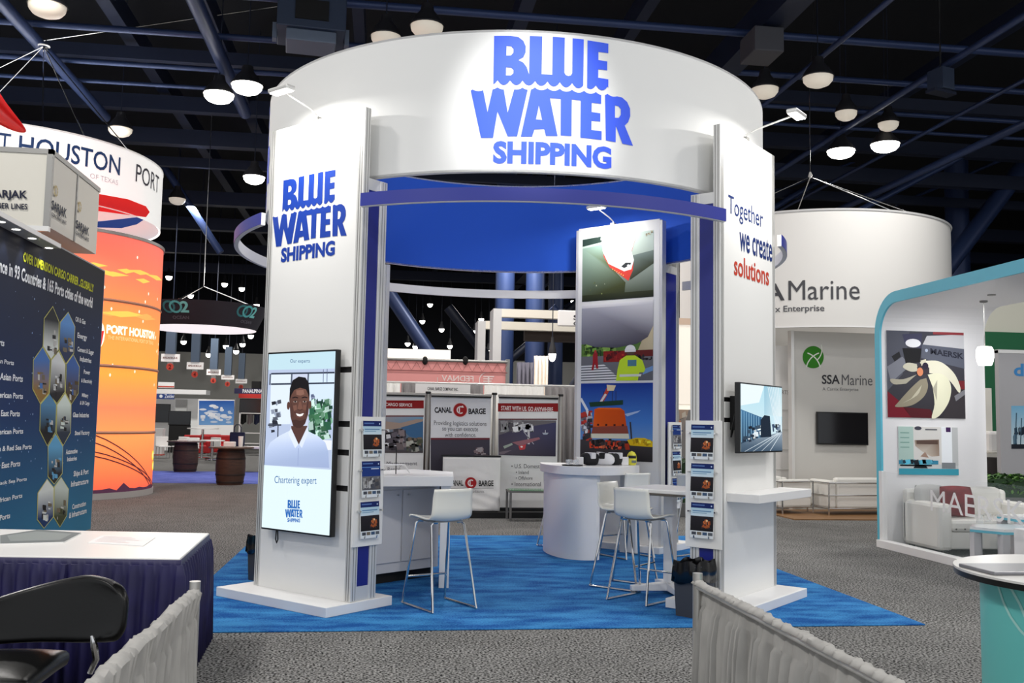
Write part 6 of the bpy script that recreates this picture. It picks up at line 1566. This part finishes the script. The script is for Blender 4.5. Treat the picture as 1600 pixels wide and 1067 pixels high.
# beyond the arch
x0, x1, z0, z1 = rect_y(1505, 520, 1700, 610, 8.6)
t = thing('green_wall', 'dark green wall with white lettering beyond the teal arch', 'booth wall', (x0, 8.6, 0)); MB().box(0, x1 - x0, 0, .1, 0, z1).build('panel', mat('dark_green_panel', (22, 102, 62), .6), t)
A = Art(); A.text('Solution', 1518, 546, 1564, 560, (236, 240, 236), 1, .02); A.build('lettering', lambda u, v, l: at_y(u, v, 8.6) - Vector((x0, 8.6 + l * .003, 0)), PRINT, t)
x0, x1, z0, z1 = rect_y(1505, 452, 1700, 520, 8.7)
tag(MB().box(x0, x1, 8.7, 8.9, z0, z1).build('cream_fascia', mat('cream_fascia_panel', (226, 224, 208), .6)), 'cream fascia above the dark green wall', 'fascia')
x0, x1, z0, z1 = rect_y(1520, 605, 1566, 720, 6.4)
t = thing('white_cupboard', 'tall white cupboard unit right of the arch wall, below the green wall', 'cupboard', ((x0 + x1) / 2, 6.4, 0)); w = (x1 - x0) / 2; zs_ = at_y(1540, 708, 6.4).z
MB().box(-w, w, .3, .5, 0, z1).build('back_panel', mat('warm_white_panel', (232, 228, 218), .6), t); MB().box(-w, w, -.1, .3, zs_ - .14, zs_).build('worktop', MATS['warm_white_panel'], t); MB().box(-w, -w + .06, -.1, .3, 0, zs_ - .14).build('side', MATS['warm_white_panel'], t)
tag(MB().box(x1 - .30, x1 - .02, 6.38, 6.66, zs_ + .001, zs_ + .42).build('coffee_machine', PAPER, bevel=.06), 'rounded white machine standing on the white cupboard worktop', 'machine')
q = at_y(1550, 740, 6.0)
tag(MB().lathe([(0, 0), (.26, 0), (.30, .2), (.30, .7), (.24, q.z + .30), (0, q.z + .30)], 28, (q.x, 6.0, 0)).build('dark_barrel_stool', mat('black_brown_wicker', (40, 34, 34), .7), smooth=True), 'dark rounded barrel in front of the white cupboard, behind the hedge', 'barrel')
x0, x1, z0, z1 = rect_y(1562, 549, 1700, 745, 4.4)
t = thing('grey_screen_wall', 'grey partition with a blue letter and a sky photo at the right edge', 'partition', (x0, 4.4, 0)); MB().box(0, x1 - x0, 0, .1, 0, z1).build('panel', mat('mid_grey_panel', (176, 175, 178), .6), t); MB().box(0, x1 - x0, -.012, .112, z1 - .05, z1 + .01).build('top_rail', ALU, t)
A = Art(); A.text('d.', 1584, 568, 1607, 588, (66, 136, 196), 1, .03); A.rect(1580, 634, 1640, 700, (120, 180, 214), 0, (206, 222, 228)); A.clutter(1580, 664, 1640, 698, [(44, 70, 90), (90, 120, 140), (30, 40, 56)], 50, 7, 1, 7, 2.0)
for k in range(6): A.line([(1586 + k * 8, 698), (1588 + k * 8, 645 + (k % 3) * 8)], 1.4, (60, 90, 110), 2.2)
A.rect(1580, 694, 1640, 701, (30, 34, 44), 2.6)
A.build('print', lambda u, v, l: at_y(u, v, 4.4) - Vector((x0, 4.4 + l * .002, 0)), PRINT, t)
p = at_y(1570, 755, 3.0)
hedge('dark clipped hedge in a grey planter behind the coffee tables', (p.x + .35, 3.0, 0), 1.9, .5, .93, 2200, .05, 9, 0, mat('charcoal_planter', (96, 98, 98), .6), .62)
q = at_y(1545, 690, 5.0)

# ================================================================== the foreground
# skirted table at the left
TP = [(-5.6, -4.22), (-2.56, -4.60), (-2.62, -3.30), (-5.7, -2.85)]
t = thing('skirted_table', 'white topped table with a pleated navy skirt at the lower left', 'table', (-4.1, -3.8, 0))
L = [(x + 4.1, y + 3.8) for x, y in TP]
MB().prism(L, .735, .76).build('tabletop', mat('white_vinyl_top', (234, 232, 228), .35), t, bevel=.006)
NAVYCL = mat('navy_satin_skirt', (26, 22, 72), .55, noise=(5, .25, 2))
def path_pts(P, step):
    out = []
    for (x0, y0), (x1, y1) in zip(P, P[1:]):
        d = math.hypot(x1 - x0, y1 - y0); n = max(1, int(d / step))
        for k in range(n): out.append((x0 + (x1 - x0) * k / n, y0 + (y1 - y0) * k / n, -(y1 - y0) / d, (x1 - x0) / d))
    out.append((P[-1][0], P[-1][1], out[-1][2], out[-1][3])); return out
def skirt(P, z0, z1, amp, wl, seed, sgn):
    pts = path_pts(P, .012); r = random.Random(seed); ph = [r.uniform(-1, 1) for _ in range(64)]
    rows = [z1, z1 - .03, z1 - .035, z1 - .10, z1 - .25, (z0 + z1) / 2, z0]
    vs = []; s = 0
    for j, z in enumerate(rows):
        d = 0
        for i, (x, y, nx, ny) in enumerate(pts):
            s = i * .012; k = s / wl + .3 * ph[int(s / .4) % 64] + .15 * math.sin(s * 3.1)
            a = amp * [0, .0, .35, .8, 1, 1.1, 1.25][j]
            o = sgn * (.004 + a * (.5 + .5 * math.sin(2 * PI * k + .4 * math.sin(z * 5 + s * 2))) + .012 * (z1 - z))
            vs.append((x + nx * o, y + ny * o, z))
    n = len(pts); fs = [(j * n + i, j * n + i + 1, (j + 1) * n + i + 1, (j + 1) * n + i) for j in range(len(rows) - 1) for i in range(n - 1)]
    return MB().add(vs, fs)
skirt([L[0], L[1], L[2], L[3]], .012, .752, .036, .085, 4, -1).build('pleated_skirt', NAVYCL, t, smooth=True, solid=.003)
# underframe
for x, y in ((-1.2, -.45), (1.25, -.6), (1.25, .3), (-1.2, .6)): MB().tube([(x, y, 0), (x, y, .735)], .014, 8).build('leg', CHROME, t)
p = [at_z(*q, .762) for q in ((0, 838), (60, 829), (127, 834), (100, 848), (0, 851))]
t = thing('magazine', 'grey magazine lying at the left on the white table top', 'magazine', (p[2].x, p[2].y, .7605))
MB().prism([(v.x - p[2].x, v.y - p[2].y) for v in p], 0, .008).build('pages', PAPER, t)
A = Art(); c = [(v.x - p[2].x, v.y - p[2].y) for v in p]; A.poly(c, (112, 118, 118), 1); cx = sum(v[0] for v in c) / 5; cy = sum(v[1] for v in c) / 5
A.poly([(cx + (x - cx) * .8, cy + (y - cy) * .7) for x, y in c], (136, 142, 140), 2); A.build('cover', lambda u, v, l: Vector((u, v, .008 + l * .0006)), PRINT, t)
p = [at_z(*q, .762) for q in ((158, 837), (243, 840), (224, 853), (137, 848))]
t = thing('price_sheet', 'white paper sheet with faint pink lines near the table corner', 'sheet', (p[3].x, p[3].y, .7605))
c = [(v.x - p[3].x, v.y - p[3].y) for v in p]; MB().prism(c, 0, .004).build('paper', PAPER, t)
A = Art()
for k in range(5):
    s = .15 + k * .16; a = [c[0][d] + (c[3][d] - c[0][d]) * s for d in (0, 1)]; b = [c[1][d] + (c[2][d] - c[1][d]) * s for d in (0, 1)]
    A.line([tuple(a[d] + (b[d] - a[d]) * .08 for d in (0, 1)), tuple(a[d] + (b[d] - a[d]) * (.6 + .1 * (k % 3)) for d in (0, 1))], .012, (232, 196, 192), 1)
A.build('print', lambda u, v, l: Vector((u, v, .0042 + l * .0004)), PRINT, t)

# pipe and drape barriers
DRAPEF = mat('silver_grey_drape', (168, 166, 162), .8, noise=(14, .12, 3, (1, 1, .4)))
def barrier(lab, x, y0, y1, zr, sag, seed):
    t = thing('drape_barrier', lab, 'drape barrier', (x, y0, 0))
    MB().tube([(0, 0, 0), (0, 0, zr + .035)], .022, 14).build('post', mat('brushed_post', (196, 194, 190), .35, .7), t, smooth=True)
    MB().lathe([(0, 0), (.2, 0), (.2, .006), (0, .006)], 24).build('foot_plate', ALUD, t, smooth=True)
    L = y0 - y1
    MB().tube([(0, 0, zr - .02), (0, -L, zr - .02)], .016, 10).build('rail', ALU, t, smooth=True)
    MB().tube([(0, -L, 0), (0, -L, zr + .03)], .022, 14).build('post', MATS['brushed_post'], t, smooth=True)
    r = random.Random(seed); ph = [r.uniform(-1, 1) for _ in range(200)]
    def wob(s):
        i = int(s / .09); f = s / .09 - i; return ph[i] * (1 - f) + ph[i + 1] * f
    rows = [('t', -1.15), ('t', -.6), ('t', 0), ('t', .6), ('t', 1.15), ('b', .05), ('b', .075), ('b', .082), ('b', .10), ('b', .2), ('b', .45), ('b', .88)]
    n = int(L / .008); vs = []
    for kind, q in rows:
        for i in range(n + 1):
            s = i * L / n
            k = s / .085 + .9 * wob(s)
            g = math.sin(2 * PI * k); sharp = math.copysign(abs(g) ** .7, g)
            dr = -.010 + .012 * wob(s * .7 + 3)
            if kind == 't':
                rr = .027 + .007 * max(0, math.sin(2 * PI * (k * 1.0) + q * 1.5)) ** 2
                vs.append((rr * math.sin(q + .25 * wob(s + 1)), -s, zr - .02 + dr * .2 + rr * math.cos(q)))
            else:
                a = .006 if q < .085 else min(.034, .008 + q * .06)
                lean = .0 + .04 * q
                vs.append((.022 * (1 - min(1, q * 6)) + a * sharp + .004 * wob(s * 2 + q * 5) - .0 + lean * 0, -s + .012 * q * wob(s * .6), zr - .02 - q))
    m = n + 1; fs = [(j * m + i, j * m + i + 1, (j + 1) * m + i + 1, (j + 1) * m + i) for j in range(len(rows) - 1) for i in range(n)]
    MB().add(vs, fs).build('drape', DRAPEF, t, smooth=True, solid=.0025)
barrier('silver grey drape on a low rail at the lower left, over the black chair', -2.128, -6.485, -8.7, .90, .02, 3)
barrier('silver grey drape on a low rail at the lower right, before the slogan tower', .013, -6.313, -8.7, .90, .02, 8)

# black chair
LEATHERB = mat('black_leather', (5, 5, 5), .34, spec=.3, bump=(60, .05))
CY = -6.15
cc = at_y(60, 960, CY)
t = thing('office_chair', 'black leather office chair cut off by the left edge, behind the grey drape', 'chair', (cc.x, CY, 0))
def backf(u, v):
    a = (u - .5) * 2
    top = .90 - .085 * max(0, .55 - a) ** 1.2 - .05 * max(0, a) ** 7; bot = .62 + .03 * abs(a) ** 4
    x = a * .37 * (1 - .10 * abs(2 * v - 1) ** 4); y = -.16 * a * a * (1 if a < 0 else .7) + .04 + .05 * v
    return (x, y, bot + (top - bot) * v)
bk = MB().grid(backf, 24, 10); bk.build('backrest', LEATHERB, t, smooth=True, solid=.045, bevel=0, sub=1)
MB().tube([tuple(c - d for c, d in zip(backf(i / 24, 1.0), (0, .012, .004))) for i in range(1, 24)], .008, 8).build('welt', mat('lighter_leather_edge', (30, 28, 27), .3), t, smooth=True)  # welt along the top edge, slightly lighter than the black leather
MB().grid(lambda u, v: ((u - .5) * .56 - .16, -.44 + v * .52, .545 + .03 * (1 - (2 * u - 1) ** 4) * (1 - (2 * v - 1) ** 4)), 14, 14).build('seat', LEATHERB, t, smooth=True, solid=.07, sub=1)
bq = [at_y(px, py, CY - .06) - Vector((cc.x, CY, 0)) for px, py in ((143, 993), (147, 1008), (150, 1030), (140, 1052))]
MB().tube(bq, [.006, .016, .014, .012], 8).build('bracket', CHROME, t, smooth=True)
MB().tube([(-.16, -.18, .06), (-.16, -.18, .5)], .03, 12).build('gas_column', CHROME, t, smooth=True)
for k in range(5):
    a = 2 * PI * k / 5; leg = MB().tube([(-.16, -.18, .09), (-.16 + .3 * math.cos(a), -.18 + .3 * math.sin(a), .06)], [.025, .016], 8).build('leg', BLACK, t, smooth=True)
    MB().ball((-.16 + .3 * math.cos(a), -.18 + .3 * math.sin(a), .028), .028, .018, .028, 12).build('caster', BLACK, leg, smooth=True)

# teal counter
t = thing('teal_counter', 'round teal counter with a white top at the lower right corner', 'counter', (1.335, -7.15, 0)); 
R1, R2, zt = .43, .525, 1.06
MB().lathe([(0, 0), (R1, 0), (R1, zt - .03), (0, zt - .03)], 64).build('body', mat('aqua_laminate', (108, 202, 198), .4), t, smooth=True)
MB().lathe([(0, zt), (R2, zt), (R2, zt - .012), (0, zt - .012)], 64).build('worktop', mat('pale_worktop', (214, 212, 208), .3), t, smooth=True)
MB().lathe([(R2 + .001, zt - .008), (R2 - .002, zt - .03), (0, zt - .03)], 64).build('edge_band', BLACK, t, smooth=True)
A = Art()
for (cx, cy, r) in ((-1.12, -.22, .42), (-.35, -.55, .42), (-.45, .15, .42), (-.15, -.95, .4)): A.ring(cx + .55, cy + .55, r, .012, (0, 0, 0), 1, 40)
A.build('arc_pattern', lambda u, v, l: Vector(((R1 + .002) * math.sin(u / R1 - .9), -(R1 + .002) * math.cos(u / R1 - .9), max(.01, min(zt - .04, .55 + v * .8)))), mat('pale_aqua_lines', (170, 222, 216), .5), t, colour=False, cuts=[-1.5 + .04 * k for k in range(80)])
q = at_z(1575, 898, zt)
tag(MB().box(q.x - .07, q.x + .30, q.y - .02, q.y + .2, zt + .0005, zt + .014).build('tablet', mat('space_grey_metal', (130, 130, 134), .35, .5), bevel=.004), 'thin grey tablet lying on the white top of the teal counter', 'tablet')
